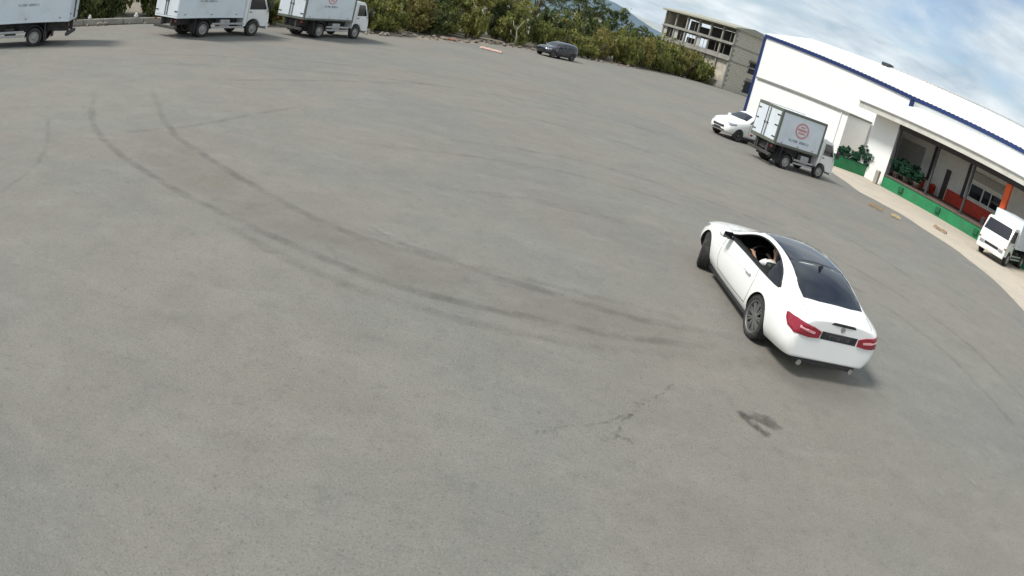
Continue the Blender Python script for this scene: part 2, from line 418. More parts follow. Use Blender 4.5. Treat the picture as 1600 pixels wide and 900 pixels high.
def asphalt_nodes(t, b, nz, mr, mix, bump):
    c = mix(mr(nz(0.10, 5, 0.6, 0.3), 0.38, 0.62), (0.212, 0.203, 0.177), (0.180, 0.177, 0.161))          # broad worn areas
    c = mix(mr(nz(0.20, 6, 0.62, 0.3, off=(4, 9, 0)), 0.40, 0.68, 0, 0.75), c, (0.222, 0.193, 0.157))      # brownish dust
    c = mix(mr(nz(0.32, 7, 0.7, 0.2, sc=(1, 1.4, 1), rot=R(-24), off=(9, 1, 0)), 0.44, 0.68, 0, 0.35), c, (0.150, 0.147, 0.135))
    c = mix(mr(nz(0.75, 7, 0.75, 0.1, sc=(1, 1.5, 1), rot=R(-18)), 0.45, 0.70, 0, 0.34), c, (0.135, 0.133, 0.123))
    c = mix(mr(nz(0.8, 6, 0.75, 0.1, sc=(1, 1.6, 1), rot=R(12), off=(3, 3, 0)), 0.50, 0.72, 0, 0.38), c, (0.265, 0.255, 0.229))
    c = mix(mr(nz(3.6, 7, 0.8), 0.52, 0.72, 0, 0.5), c, (0.112, 0.111, 0.104))                             # blotches
    c = mix(mr(nz(11, 5, 0.8, off=(5, 2, 0)), 0.54, 0.72, 0, 0.45), c, (0.26, 0.25, 0.225))                # pale grit
    c = mix(mr(nz(15, 5, 0.8), 0.56, 0.70, 0, 0.6), c, (0.085, 0.083, 0.077))                              # open pits
    c = mix(mr(nz(40, 4, 0.8), 0.54, 0.68, 0, 0.75), c, (0.072, 0.071, 0.066))                             # aggregate
    c = mix(mr(nz(52, 4, 0.8, off=(2, 1, 0)), 0.56, 0.70, 0, 0.75), c, (0.34, 0.33, 0.30))
    t.links.new(c, b.inputs['Base Color'])
    t.links.new(mr(nz(1.2), 0.35, 0.65, 0.78, 0.95), b.inputs['Roughness'])
    b.inputs['Specular IOR Level'].default_value = 0.3
    bump(nz(38, 5, 0.8), 0.6, 0.015)
def soil_nodes(t, b, nz, mr, mix, bump):
    c = mix(mr(nz(0.35), 0.4, 0.65), (0.27, 0.225, 0.18), (0.20, 0.175, 0.135))
    c = mix(mr(nz(0.9, 8, 0.7), 0.52, 0.66), c, (0.06, 0.075, 0.022))
    c = mix(mr(nz(9, 5, 0.7), 0.55, 0.75, 0, 0.6), c, (0.11, 0.09, 0.065))
    t.links.new(c, b.inputs['Base Color']); b.inputs['Roughness'].default_value = 0.97
    bump(nz(14, 5, 0.7), 0.6, 0.05)
def apron_nodes(t, b, nz, mr, mix, bump):
    c = mix(mr(nz(0.3, 6, 0.6, 0.5), 0.4, 0.65), (0.50, 0.43, 0.34), (0.43, 0.38, 0.315))
    c = mix(mr(nz(0.9, 8, 0.7, 0.6, sc=(1, 2.5, 1), rot=R(30)), 0.55, 0.74, 0, 0.6), c, (0.23, 0.20, 0.165))
    c = mix(mr(nz(5, 6, 0.7), 0.56, 0.76, 0, 0.4), c, (0.26, 0.24, 0.21))
    t.links.new(c, b.inputs['Base Color']); b.inputs['Roughness'].default_value = 0.9
    bump(nz(20, 5, 0.7), 0.3, 0.015)
ASPHALT = ground_mat('worn_dusty_asphalt', asphalt_nodes); SOIL = ground_mat('dusty_soil_and_weeds', soil_nodes); APRON = ground_mat('dusty_concrete_apron', apron_nodes)

tag(sheet('ground', [(-2500, -1500), (2500, -1500), (2500, 3500), (-2500, 3500)], -0.03, SOIL), kind='structure')
EDGE = [(-48, -6), (-36, 10), (-29.5, 19), (-26, 25.2), (-22.6, 30.6), (-17, 36.6), (-12.3, 42.2), (-9.0, 48.6), (-5.4, 57.8), (-1.5, 64.0), (3.6, 70.6), (8, 79.5), (13.2, 88.3), (23.3, 101.5), (34, 104)]
lot = sheet('asphalt_lot', EDGE+[(60, 90), (60, -40), (-48, -40)], 0.0, ASPHALT, jitter=0.28, seed=3)
tag(lot, 'wide worn grey asphalt lot with curved tyre marks', None, kind='structure')
apron = sheet('concrete_apron', [(16.2, -20), (17.4, 8), (18.2, 18.2), (18.95, 21.2), (18.9, 25), (17.6, 29.6), (16.0, 31.6), (15.9, 35.6), (16.6, 41.5), (16.2, 50), (24, 62), (50, 62), (50, -20)], 0.006, APRON, jitter=0.16, seed=7)
tag(apron, 'pale dusty concrete apron in front of the loading dock', None, kind='structure')

def mark_mat(name, col, amount, nscale, lo, hi):
    m = bpy.data.materials.new(name); m.use_nodes = True; t = m.node_tree; b = t.nodes['Principled BSDF']
    b.inputs['Base Color'].default_value = (*col, 1); b.inputs['Roughness'].default_value = 0.85; b.inputs['Specular IOR Level'].default_value = 0.2
    a = N(t, 'ShaderNodeAttribute', attribute_name='cover'); co = N(t, 'ShaderNodeTexCoord')
    n = N(t, 'ShaderNodeTexNoise'); n.inputs['Scale'].default_value = nscale; n.inputs['Detail'].default_value = 7; n.inputs['Roughness'].default_value = 0.7
    t.links.new(co.outputs['Object'], n.inputs['Vector'])
    q = N(t, 'ShaderNodeMapRange'); q.inputs['From Min'].default_value = lo; q.inputs['From Max'].default_value = hi; q.inputs['To Max'].default_value = amount
    t.links.new(n.outputs['Fac'], q.inputs['Value'])
    mu = N(t, 'ShaderNodeMath', operation='MULTIPLY'); t.links.new(a.outputs['Fac'], mu.inputs[0]); t.links.new(q.outputs[0], mu.inputs[1])
    tr = N(t, 'ShaderNodeBsdfTransparent'); ms = N(t, 'ShaderNodeMixShader')
    t.links.new(mu.outputs[0], ms.inputs[0]); t.links.new(tr.outputs[0], ms.inputs[1]); t.links.new(b.outputs[0], ms.inputs[2])
    t.links.new(ms.outputs[0], t.nodes['Material Output'].inputs[0]); return m
MARK = mark_mat('tyre_rubber_mark', (0.085, 0.083, 0.075), 0.30, 1.6, 0.36, 0.70)
FAINT = mark_mat('faint_tyre_mark', (0.105, 0.102, 0.092), 0.22, 0.9, 0.36, 0.74)
CRACK = mark_mat('crack_dark', (0.085, 0.082, 0.073), 0.45, 11, 0.42, 0.62)  # plain dark colour of the cracks
PALE = mark_mat('pale_scuff', (0.34, 0.33, 0.31), 0.75, 3, 0.3, 0.6)
STAIN = mark_mat('oil_stain', (0.070, 0.066, 0.057), 0.72, 5.5, 0.28, 0.66)
zc_ = [0.0042]
def strip(name, pts, width, m, wob=0.0, seed=0, ends=0.12):
    P = catmull([(x, y, 0) for x, y in pts], 10, False); n = len(P); vs = []; fs = []; cov = []
    prof = [(-1, 0), (-0.55, 0.7), (0, 1), (0.55, 0.7), (1, 0)]
    z = zc_[0]; zc_[0] += 0.0006
    for i, p in enumerate(P):
        d = (P[min(i+1, n-1)]-P[max(i-1, 0)]); d = d.normalized() if d.length > 1e-6 else Vector((1, 0, 0))
        s_ = Vector((-d.y, d.x, 0)); u = i/(n-1); e = min(1, u/ends, (1-u)/ends) if ends else 1
        wv = 1+0.35*noise.noise(Vector((i*0.3, seed, 0))); of = wob*noise.noise(Vector((i*0.55, seed+5, 1)))
        for a, c in prof: vs.append((p+s_*(a*width/2*wv+of)).to_tuple()[:2]+(z,)); cov.append(c*e)
    for i in range(n-1):
        for k in range(4): fs.append((i*5+k, i*5+k+1, (i+1)*5+k+1, (i+1)*5+k))
    me = bpy.data.meshes.new(name); me.from_pydata(vs, [], fs)
    at = me.attributes.new('cover', 'FLOAT', 'POINT'); at.data.foreach_set('value', cov)
    o = link(name, me, lot, m); return o
def blotch(name, cx_, cy_, rx, ry, rot, m, seed=0, lobes=0.35):
    n = 28; vs = [(cx_, cy_)]; cov = [1.0]; fs = []; z = zc_[0]; zc_[0] += 0.0006
    for ring, c in ((0.55, 0.9), (0.85, 0.6), (1.0, 0.0)):
        for k in range(n):
            a = 6.28319*k/n; r = ring*(1+lobes*noise.noise(Vector((math.cos(a)*1.3, math.sin(a)*1.3, seed))))
            x, y = rx*r*math.cos(a), ry*r*math.sin(a); vs.append((cx_+x*math.cos(rot)-y*math.sin(rot), cy_+x*math.sin(rot)+y*math.cos(rot))); cov.append(c)
    for k in range(n):
        fs.append((0, 1+k, 1+(k+1) % n))
        for q in (0, 1): fs.append((1+q*n+k, 1+q*n+(k+1) % n, 1+(q+1)*n+(k+1) % n, 1+(q+1)*n+k))
    me = bpy.data.meshes.new(name); me.from_pydata([(x, y, z) for x, y in vs], [], fs)
    me.attributes.new('cover', 'FLOAT', 'POINT').data.foreach_set('value', cov)
    bm = bmesh.new(); bm.from_mesh(me)
    for f in bm.faces:
        if f.normal.z < 0: f.normal_flip()
    bm.to_mesh(me); bm.free(); return link(name, me, lot, m)
strip('dust_band', [(-8.6, 11.4), (-5.3, 9.7), (-3.2, 8.8), (-1.2, 8.3), (1.0, 8.25), (3.0, 8.4)], 1.5, mark_mat('brown_dust_band', (0.235, 0.205, 0.165), 0.32, 1.0, 0.3, 0.7), 0.1, 15)
strip('tyre_mark', [(-12.5, 14.5), (-10.0, 11.6), (-7.8, 10.0), (-5.24, 8.79), (-3.17, 8.11), (-1.62, 7.73), (0.08, 7.75), (1.82, 8.0), (3.2, 8.45)], 0.24, MARK, 0.05, 1)
strip('tyre_mark', [(-11.7, 16.3), (-8.1, 12.25), (-5.61, 10.53), (-3.8, 9.51), (-2.38, 8.96), (-0.99, 8.9), (0.45, 8.74), (1.87, 8.62), (3.5, 8.95)], 0.24, MARK, 0.05, 2)
strip('tyre_mark', [(-3.0, 9.35), (-1.2, 9.05), (0.9, 9.0), (2.6, 9.05)], 0.2, FAINT, 0.05, 3)
strip('tyre_mark', [(-4.6, 8.3), (-2.6, 7.5), (-0.8, 7.25), (1.0, 7.4), (2.6, 7.9)], 0.26, FAINT, 0.05, 4)
strip('tyre_mark', [(-8.7, 11.3), (-8.1, 12.2), (-7.6, 13.3), (-6.7, 16.7)], 0.26, FAINT, 0.05, 5)
strip('tyre_mark', [(-11.4, 11.3), (-10.4, 10.4), (-9.0, 8.75), (-8.4, 7.1), (-8.3, 5.5)], 0.16, FAINT, 0.05, 6)
strip('tyre_mark', [(-10.6, 18.0), (-9.7, 18.9), (-7.5, 21.8), (-4.5, 26.0)], 0.3, FAINT, 0.06, 7)
strip('tyre_mark', [(-15, 18.2), (-8, 23.5), (0, 27.5), (7, 28.2)], 0.35, FAINT, 0.08, 8)
strip('tyre_mark', [(-16, 20.5), (-8, 26.5), (0, 31.0), (8, 31.2)], 0.35, FAINT, 0.08, 9)
strip('tyre_mark', [(-4.5, 14.0), (0.5, 16.2), (5.0, 15.6), (8.8, 12.0), (9.6, 7.5)], 0.28, FAINT, 0.06, 10)
strip('tyre_mark', [(-4.0, 15.6), (0.8, 18.0), (6.2, 17.0), (10.3, 13.0), (11.2, 7.5)], 0.28, FAINT, 0.06, 11)
strip('tyre_mark', [(-2.0, 23.0), (4.0, 22.5), (9.5, 19.0), (13.0, 13.0)], 0.3, FAINT, 0.06, 12)
strip('tyre_mark', [(2.9, 8.2), (3.7, 8.1), (4.6, 8.0), (5.6, 8.25), (6.6, 9.0)], 0.75, FAINT, 0.1, 13, 0.3)  # one broad darker smear across the ground behind the coupe
strip('crack', [(2.17, 7.0), (1.95, 6.62), (1.7, 6.35), (1.6, 6.1), (1.45, 5.85), (1.42, 5.58)], 0.045, CRACK, 0.12, 20, 0)
strip('crack', [(0.55, 5.3), (0.85, 5.55), (1.2, 5.75), (1.6, 6.1)], 0.035, CRACK, 0.08, 21, 0)
strip('crack', [(1.25, 5.45), (1.45, 5.6), (1.6, 5.52)], 0.06, CRACK, 0.06, 22, 0)
strip('pale_scuff', [(-2.42, 9.55), (-2.1, 9.35), (-1.95, 9.3)], 0.13, PALE, 0.02, 24, 0.4)
strip('pale_scuff', [(-3.0, 12.0), (0.5, 13.2), (3.5, 13.4)], 0.5, PALE, 0.2, 25, 0.4).data.materials[0] = mark_mat('pale_dust_streak', (0.26, 0.25, 0.235), 0.5, 1.3, 0.4, 0.7)
strip('pale_scuff', [(6.9, 5.98), (6.85, 6.15)], 0.1, PALE, 0, 26, 0.4)
strip('oil_stain', [(3.03, 6.72), (3.1, 6.55), (3.24, 6.38), (3.36, 6.26)], 0.16, STAIN, 0.04, 30, 0.1)
blotch('oil_stain', 3.36, 6.62, 0.27, 0.15, R(-15), STAIN, 31, 0.6)


# far hills
def hills():      # low wooded ridge
    vs = []; fs = []; n = 120
    for i in range(n+1):
        az = R(-70+140*i/n); d = 1500
        h = 30+34*noise.noise(Vector((az*3.2+1.7, 2.0, 0)))+14*noise.noise(Vector((az*11, 5, 0)))+26*math.exp(-((math.degrees(az)-0.5)/4.0)**2)
        h = max(h, 8)
        for r_, z in ((d-420, -2), (d-180, h*0.55), (d, h), (d+200, h*0.7), (d+600, -2)): vs.append((math.sin(az)*r_, math.cos(az)*r_, z))
    for i in range(n):
        for k in range(4): fs.append((i*5+k, i*5+k+1, (i+1)*5+k+1, (i+1)*5+k))
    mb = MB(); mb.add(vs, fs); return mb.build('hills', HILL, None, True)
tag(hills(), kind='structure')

# ------------------------------------------------------------------ buildings (local x runs along the facade towards the camera, y away behind it)
BROT = math.atan2(-0.84805, 0.52992)
# --- warehouse
wh = empty('warehouse', (15.81, 58.09, 0), BROT, 'tall white warehouse with navy blue edge trim and pale sloping roof', 'warehouse')
WL = 30.0
def wtop(x): return 7.36-0.05*x if x < 16.3 else 6.545-0.012*(x-16.3)
MB().prism([(0, 0), (WL, 0), (WL, wtop(WL)), (16.3, wtop(16.3)), (0, wtop(0))], 1, 0.0, 0.3).build('wall', WALLWHITE, wh)
MB().prism([(0.35, 0), (14, 0), (14, 8.7), (6.7, 9.0), (0.35, 7.3)], 0, 0.02, 0.3).build('end_wall', WALLWHITE, wh)
MB().prism([(0, wtop(0)-0.02), (16.3, wtop(16.3)-0.02), (WL, wtop(WL)-0.02), (WL, wtop(WL)+0.25), (16.3, wtop(16.3)+0.25), (0, wtop(0)+0.27)], 1, -0.12, 0.36).build('edge_trim', BLUE, wh)
MB().bbox(-0.12, 0.16, -0.1, 0.34, 0, wtop(0)-0.03, 0.02).build('corner_column', BLUE, wh)
MB().bbox(16.1, 16.5, -0.08, 0.2, 0, wtop(16.3)-0.03, 0.02).build('column', BLUE, wh)
tag(MB().prism([(16.52, 3.0), (29.9, 3.0), (29.9, wtop(29.9)-0.05), (16.52, wtop(16.5)-0.05)], 1, -0.05, -0.01).build('upper_panel', mat('pale_translucent_sheet', (0.50, 0.53, 0.52), 0.5, var=0.08, scale=1.0), wh), 'pale grey sheet panel under the blue trim')
def sheet_roof(name, p00, p10, p11, p01, m, parent, ribs=60, rise=0.04, th=0.06):
    """ribbed roof sheet: ribs run from eave to ridge"""
    p00, p10, p11, p01 = map(Vector, (p00, p10, p11, p01)); vs = []; fs = []
    k = ribs*4
    for i in range(k+1):
        u = i/k; z = rise if i % 4 in (1, 2) else 0
        a = p00.lerp(p10, u); b = p01.lerp(p11, u); up = Vector((0, 0, z))
        vs += [a+up, b+up, b+up-Vector((0, 0, th)), a+up-Vector((0, 0, th))]
    for i in range(k):
        for q in range(4): fs.append((i*4+q, i*4+(q+1) % 4, (i+1)*4+(q+1) % 4, (i+1)*4+q))
    fs += [(3, 2, 1, 0), (4*k, 4*k+1, 4*k+2, 4*k+3)]
    mb = MB(); mb.add(vs, fs); return mb.build(name, m, parent)
sheet_roof('roof', (-0.1, -0.1, wtop(0)+0.33), (16.3, -0.1, wtop(16.3)+0.31), (16.3, 7.0, 8.82), (-0.5, 7.0, 9.15), ROOFWHITE, wh, 40)
sheet_roof('roof', (16.305, -0.1, wtop(16.3)+0.31), (WL, -0.1, wtop(WL)+0.31), (WL, 7.0, 8.55), (16.305, 7.0, 8.82), ROOFWHITE, wh, 34)
sheet_roof('roof', (-0.5, 14.2, 7.4), (WL, 14.2, 6.6), (WL, 7.02, 8.52), (-0.5, 7.02, 9.12), ROOFWHITE, wh, 40)
rr = MB()
rr.tube([(9.0, 7.0, 8.98), (16, 7.0, 8.92), (23.5, 7.0, 8.86)], 0.07)
for i in range(12): rr.tube([(9.2+i*1.28, 7.0, 8.5), (9.2+i*1.28, 7.0, 8.95)], 0.025, 5)
rr.build('ridge_rail', WALLGREY, wh)
rv = MB(); rv.bbox(8.4, 9.3, 6.6, 7.4, 8.75, 9.25, 0.05); rv.build('ridge_vent', DARKSTEEL, wh)
# --- flat annex in front of it
an = empty('annex', (15.81-0.84805*3.5, 58.09-0.52992*3.5, 0), BROT, 'low flat white block standing in front of the tall warehouse wall', 'building')
MB().box(3.6, 13.3, 0, 3.38, 0, 3.5).build('wall', WALLWHITE, an)
MB().bbox(3.45, 13.45, -0.12, 3.36, 3.503, 3.66, 0.02).build('roof_edge', mat('grey_coping', (0.22, 0.22, 0.2), 0.8, var=0.2), an)
MB().box(3.55, 13.35, -0.03, 0.0, 0, 0.35).build('plinth', mat('grey_plinth', (0.32, 0.32, 0.3), 0.85, var=0.15), an)
MB().tube([(12.7, -0.06, 0.1), (12.7, -0.06, 3.5)], 0.05).build('downpipe', WALLWHITE, an)
# --- loading dock building
dk = empty('loading_dock', (21.3, 38.88, 0), BROT, 'long loading dock building with white awning roof, green platform and red dado', 'building')
DL, PH, YB = 30.0, 0.87, 4.2
g_ = MB(); g_.bbox(-0.2, DL, 0, 9, 0, PH-0.1, 0.015); g_.build('platform', GREEN, dk)
MB().bbox(-0.25, DL, -0.05, 9, PH-0.098, PH, 0.015).build('platform_floor', BROWN, dk)
for i in range(6):
    MB().bbox(1.2+i*3.1, 1.55+i*3.1, -0.14, -0.003, 0.25, 0.6, 0.03).build('bumper_block', mat('dark_green_block', (0.01, 0.10, 0.045), 0.8, var=0.2), dk)
MB().box(-2.3, DL, YB, YB+0.25, PH, 5.4).build('back_wall', mat('cream_grey_wall', (0.74, 0.73, 0.68), 0.8, var=0.06, scale=0.8, dirt=((0.3, 0.28, 0.25), 0.4, 0.6)), dk)
def wains(x0, x1, h=0.85): MB().bbox(x0, x1, YB-0.04, YB-0.003, PH+0.002, PH+h, 0.006).build('dado', RED, dk)
wains(0.2, 0.85); wains(2.75, 8.2); wains(8.3, 14.0); wains(15.2, DL)
# wing wall closing the dock on the far side
MB().box(-2.5, -0.45, 0.35, 0.6, 0, 4.5).build('wing_wall', WALLWHITE, dk)
MB().box(-2.5, -2.25, 0.602, 8.8, 0, 5.0).build('side_wall', WALLWHITE, dk)
MB().box(-2.245, 0.2, 0.605, 4.2, 0, PH-0.105).build('landing', GREEN, dk)
# roof
sheet_roof('awning_roof', (-3.2, -1.1, 4.86), (DL, -1.1, 4.86), (DL, 9.2, 7.15), (-1.6, 9.2, 6.85), ROOFWHITE, dk, 80)
fa = MB(); fa.bbox(-3.15, DL, -1.16, -1.08, 4.32, 4.88, 0.015); fa.build('fascia', mat('weathered_fascia', (0.56, 0.55, 0.50), 0.7, var=0.12, scale=1.5, dirt=((0.25, 0.23, 0.2), 0.5, 1.0)), dk)
MB().tube([(-3.2, -1.24, 4.80), (DL, -1.24, 4.80)], 0.07).build('gutter', ROOFWHITE, dk)
MB().box(-3.0, DL, -1.05, YB-0.01, 4.46, 4.52).build('soffit', mat('grey_soffit', (0.40, 0.39, 0.36), 0.8, var=0.2), dk)
MB().bbox(-0.4, DL, 0.25, 0.5, 4.02, 4.355, 0.02).build('beam', DARKSTEEL, dk)
for x in (-0.2, 3.0, 5.9, 11.4, 14.4, 17.4):
    c_ = MB(); c_.bbox(x-0.07, x+0.07, 0.3, 0.44, PH+0.002, 4.02, 0.01); c_.bbox(x-0.16, x+0.16, 0.2, 0.54, PH+0.002, PH+0.04, 0.01)
    c_.build('post', DARKSTEEL, dk)
o = MB(); o.bbox(8.45, 8.85, 0.2, 0.6, PH+0.002, 4.02, 0.02); tag(o.build('post', ORANGE, dk), 'wide orange red post')
# wall fittings: dark pilasters, doors, window
for x in (0.98, 4.05, 10.5): MB().bbox(x-0.1, x+0.1, YB-0.16, YB-0.045, PH+0.72, 4.33, 0.01).build('pilaster', DARKSTEEL, dk)
rd = MB(); rd.bbox(-2.1, 0.1, YB-0.06, YB-0.003, PH, 3.6, 0.01); rdo = rd.build('roller_door', mat('grey_roller_door', (0.36, 0.35, 0.32), 0.6, var=0.15), dk)
for i in range(13): MB().bbox(-2.05, 0.05, YB-0.085, YB-0.062, PH+0.06+i*0.2, PH+0.2+i*0.2, 0.01).build('slat', MATS['grey_roller_door'], rdo)
d1 = MB().bbox(2.28, 2.68, YB-0.08, YB-0.003, PH, 2.95, 0.01).build('door', mat('dark_brown_door', (0.06, 0.045, 0.04), 0.6, var=0.2), dk)
MB().bbox(2.58, 2.63, YB-0.13, YB-0.082, 1.8, 1.95, 0.01).build('handle', CHROME, d1)
fr = MB()
for (a, b, c2, d2) in ((4.45, 7.25, 1.86, 1.96), (4.45, 7.25, 2.84, 2.96), (4.45, 4.55, 1.96, 2.84), (5.55, 5.65, 1.96, 2.84), (6.25, 6.33, 1.96, 2.84), (7.15, 7.25, 1.96, 2.84)): fr.bbox(a, b, YB-0.1, YB-0.003, c2, d2, 0.008)
wo = fr.build('window', FRAMEWHITE, dk)
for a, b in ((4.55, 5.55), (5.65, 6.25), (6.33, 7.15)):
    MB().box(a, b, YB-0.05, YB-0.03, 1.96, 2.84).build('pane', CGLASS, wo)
    MB().box(a, b, YB-0.02, YB-0.004, 1.96, 2.84).build('pane_backing', DARKVOID if a < 5.6 or a > 6.3 else mat('yellow_blind', (0.45, 0.40, 0.22), 0.8), wo)  # dark backings give the unlit room as colour; the yellow one is a blind
MB().bbox(4.4, 7.3, YB-0.22, YB-0.003, 3.15, 3.7, 0.02).build('shutter_box', mat('beige_shutter_box', (0.36, 0.34, 0.3), 0.7, var=0.1), dk)
wd = MB(); wd.bbox(9.3, 11.9, YB-0.1, YB-0.003, PH, 3.3, 0.01); wd.build('roller_door', MATS['grey_roller_door'], dk)
def dock(x, y, z=0.0):
    c, s = math.cos(BROT), math.sin(BROT); return (21.3+x*c-y*s, 38.88+x*s+y*c, z)
# --- unfinished concrete building beyond the bushes
ub = empty('unfinished_building', (12.75, 109.25, 0), math.atan2(97.5-109.25, 22.0-12.75), 'grey unfinished concrete building with open dark window bays behind the bushes', 'building')
# local x runs along the long front towards the lot, y away behind it
UL = 15.0; Z2, Z3, ZT = 4.6, 7.05, 9.45
yf = 0.0
def ubox(name, m, *a, b=0.03, parent=None): return MB().bbox(*a, b).build(name, m, parent or ub)
for z in (Z2, Z3): ubox('floor_slab', CONC, -0.1, UL+0.1, -0.25, 9.0, z-0.22, z)
ubox('roof_slab', mat('pale_roof_slab', (0.34, 0.33, 0.27), 0.9, var=0.15), -0.4, UL+0.4, -0.7, 9.3, ZT, ZT+0.28)
MB().prism([(-0.5, ZT+0.282), (9.2, ZT+0.282), (9.2, ZT+0.75), (4, ZT+1.0)], 0, -0.4, UL+0.3).build('roof', MATS['pale_roof_slab'], ub)
for i in range(7): ubox('column', CONC, i*2.48-0.02, i*2.48+0.22, -0.02, 0.33, 0, ZT-0.003)
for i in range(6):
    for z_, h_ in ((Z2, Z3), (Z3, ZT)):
        if (i, z_) not in ((1, Z2),): ubox('rear_wall', mat('shade_painted_block', (0.13, 0.125, 0.115), 0.95, var=0.3), i*2.48+.15, i*2.48+2.5, 6.0, 6.2, z_+.01, h_-(.25 if (i+int(z_)) % 4 else .8))  # shade inside the building painted into the rear walls as dark colour
ubox('far_wall', BLOCK, 0.0, 0.2, 0.34, 4.99, 0, ZT-0.01)
random.seed(12)
for s, z in enumerate((0.0, Z2, Z3)):
    zt = (Z2, Z3, ZT)[s]-0.23
    for i in range(6):
        x0, x1 = i*2.48+0.223, i*2.48+2.455
        sill = (1.0, 0.55, 0.2)[s]
        ubox('parapet', CONC, x0, x1, 0.06, 0.24, z+0.002, z+sill, b=0.01)
        if s == 1 or (s == 2 and i in (2, 5)):
            for q_, xx in enumerate((x0, x0+0.74, x0+1.48, x1-0.05)):
                if random.random() < .8: ubox('mullion', CONC, xx, xx+0.06, 0.12, 0.18, z+sill, zt, b=0.005)
        if s == 1 and i in (0, 1, 3): MB().box(x0+0.06, x0+0.72, 0.14, 0.155, z+sill, zt).build('board', mat('pale_board', (0.40, 0.40, 0.38), 0.8), ub)
        if s == 0: ubox('infill', BLOCK, x0, x1, 0.3, 0.42, z+sill, zt, b=0.01)
# rough end wall of blocks, courses as geometry
random.seed(4)
eb = empty('end_wall'); eb.parent = ub
ubox('wall_core', CONC, UL-0.2, UL, 0.34, 9.0, 0, ZT-0.01)
bme = MB().bbox(0.0, 0.06, 0, 0.78, 0, 0.38, 0.015).mesh('block', m=BLOCK)
for r_ in range(24):
    for k in range(11):
        y = 0.36+k*0.8+(0.4 if r_ % 2 else 0)
        if y+0.78 > 9.0: continue
        if 5 < y+0.4 < 7.2 and (0.3 < r_*0.395 < 2.6 or 3.2 < r_*0.395 < 5.4): continue
        o = link('block', bme, eb, None, (UL+random.uniform(-0.03, 0.01), y, r_*0.395+0.005))
for z0 in (0.4, 3.4): ubox('opening_dark', DARKVOID, UL+0.002, UL+0.03, 5.2, 7.0, z0, z0+1.9, b=0.01)  # dark plates on the wall core, inner shade of the openings as colour
ubox('canopy', CONC, UL+0.002, UL+0.9, 4.9, 7.6, 5.5, 5.68)

# ------------------------------------------------------------------ wheels
def wheel_meshes(r, wd, spokes, rimr, key, rim_m, kind='alloy'):
    t = MB(); h = wd/2
    t.lathe([(rimr, -h*0.9), (rimr+0.02, -h), (r-0.05, -h), (r-0.015, -h*0.86), (r, -h*0.6), (r, h*0.6), (r-0.015, h*0.86), (r-0.05, h), (rimr+0.02, h), (rimr, h*0.9)], 40, 1, True)
    n = 44
    for k in range(n):      # tread blocks
        a = 6.28319*k/n; M = Matrix.Rotation(a, 4, 'Y')
        for y0, y1 in ((-h*0.82, -h*0.2), (h*0.2, h*0.82)): t.box(-r*0.045, r*0.045, y0, y1, r-0.004, r+0.004, M)
    tm = t.mesh('tyre'+key, m=RUBBER); smooth_angle(tm, 30)
    q = MB(); q.lathe([(rimr+0.004, -h*0.85), (rimr+0.004, h*0.88), (rimr-0.012, h*0.9), (rimr-0.025, h*0.8), (rimr-0.03, -h*0.8)], 40, 1, True)
    if kind == 'alloy':
        for k in range(spokes):
            M = Matrix.Rotation(6.28319*k/spokes, 4, 'Y')
            for tw in (-0.12, 0.12):
                M2 = M @ Matrix.Rotation(tw, 4, 'Y')
                q.bbox(-0.014, 0.014, h*0.45, h*0.72, 0.04, rimr-0.012, 0.006, M2)
        q.lathe([(0, h*0.5), (0.07, h*0.5), (0.075, h*0.62), (0.06, h*0.74), (0.0, h*0.76)], 24, 1)
    else:
        q.lathe([(rimr-0.02, h*0.55), (rimr*0.78, h*0.35), (rimr*0.6, h*0.5), (rimr*0.42, h*0.52), (rimr*0.36, h*0.78), (rimr*0.22, h*0.9), (0, h*0.92)], 32, 1)
        for k in range(6):
            a = 6.28319*k/6; q.lathe([(0, 0)], 3) if False else None
            M = Matrix.Rotation(a, 4, 'Y'); q.bbox(-0.014, 0.014, h*0.52, h*0.60, rimr*0.46, rimr*0.46+0.028, 0.005, M)
    rm = q.mesh('rim'+key, m=rim_m); smooth_angle(rm, 35)
    d = MB(); d.lathe([(0, -h*0.5), (rimr-0.03, -h*0.5), (rimr-0.03, h*0.25), (0, h*0.25)], 32, 1)
    dm = d.mesh('brake'+key, m=BLACK if kind == 'alloy' else CHASSIS)
    return tm, rm, dm
def add_wheel(ms, parent, x, y, z, steer=0.0):
    e = empty('wheel', (x, y, z), (math.pi if y < 0 else 0)+steer); e.parent = parent
    link('tyre', ms[0], e); link('rim', ms[1], e); link('brake_disc', ms[2], e); return e

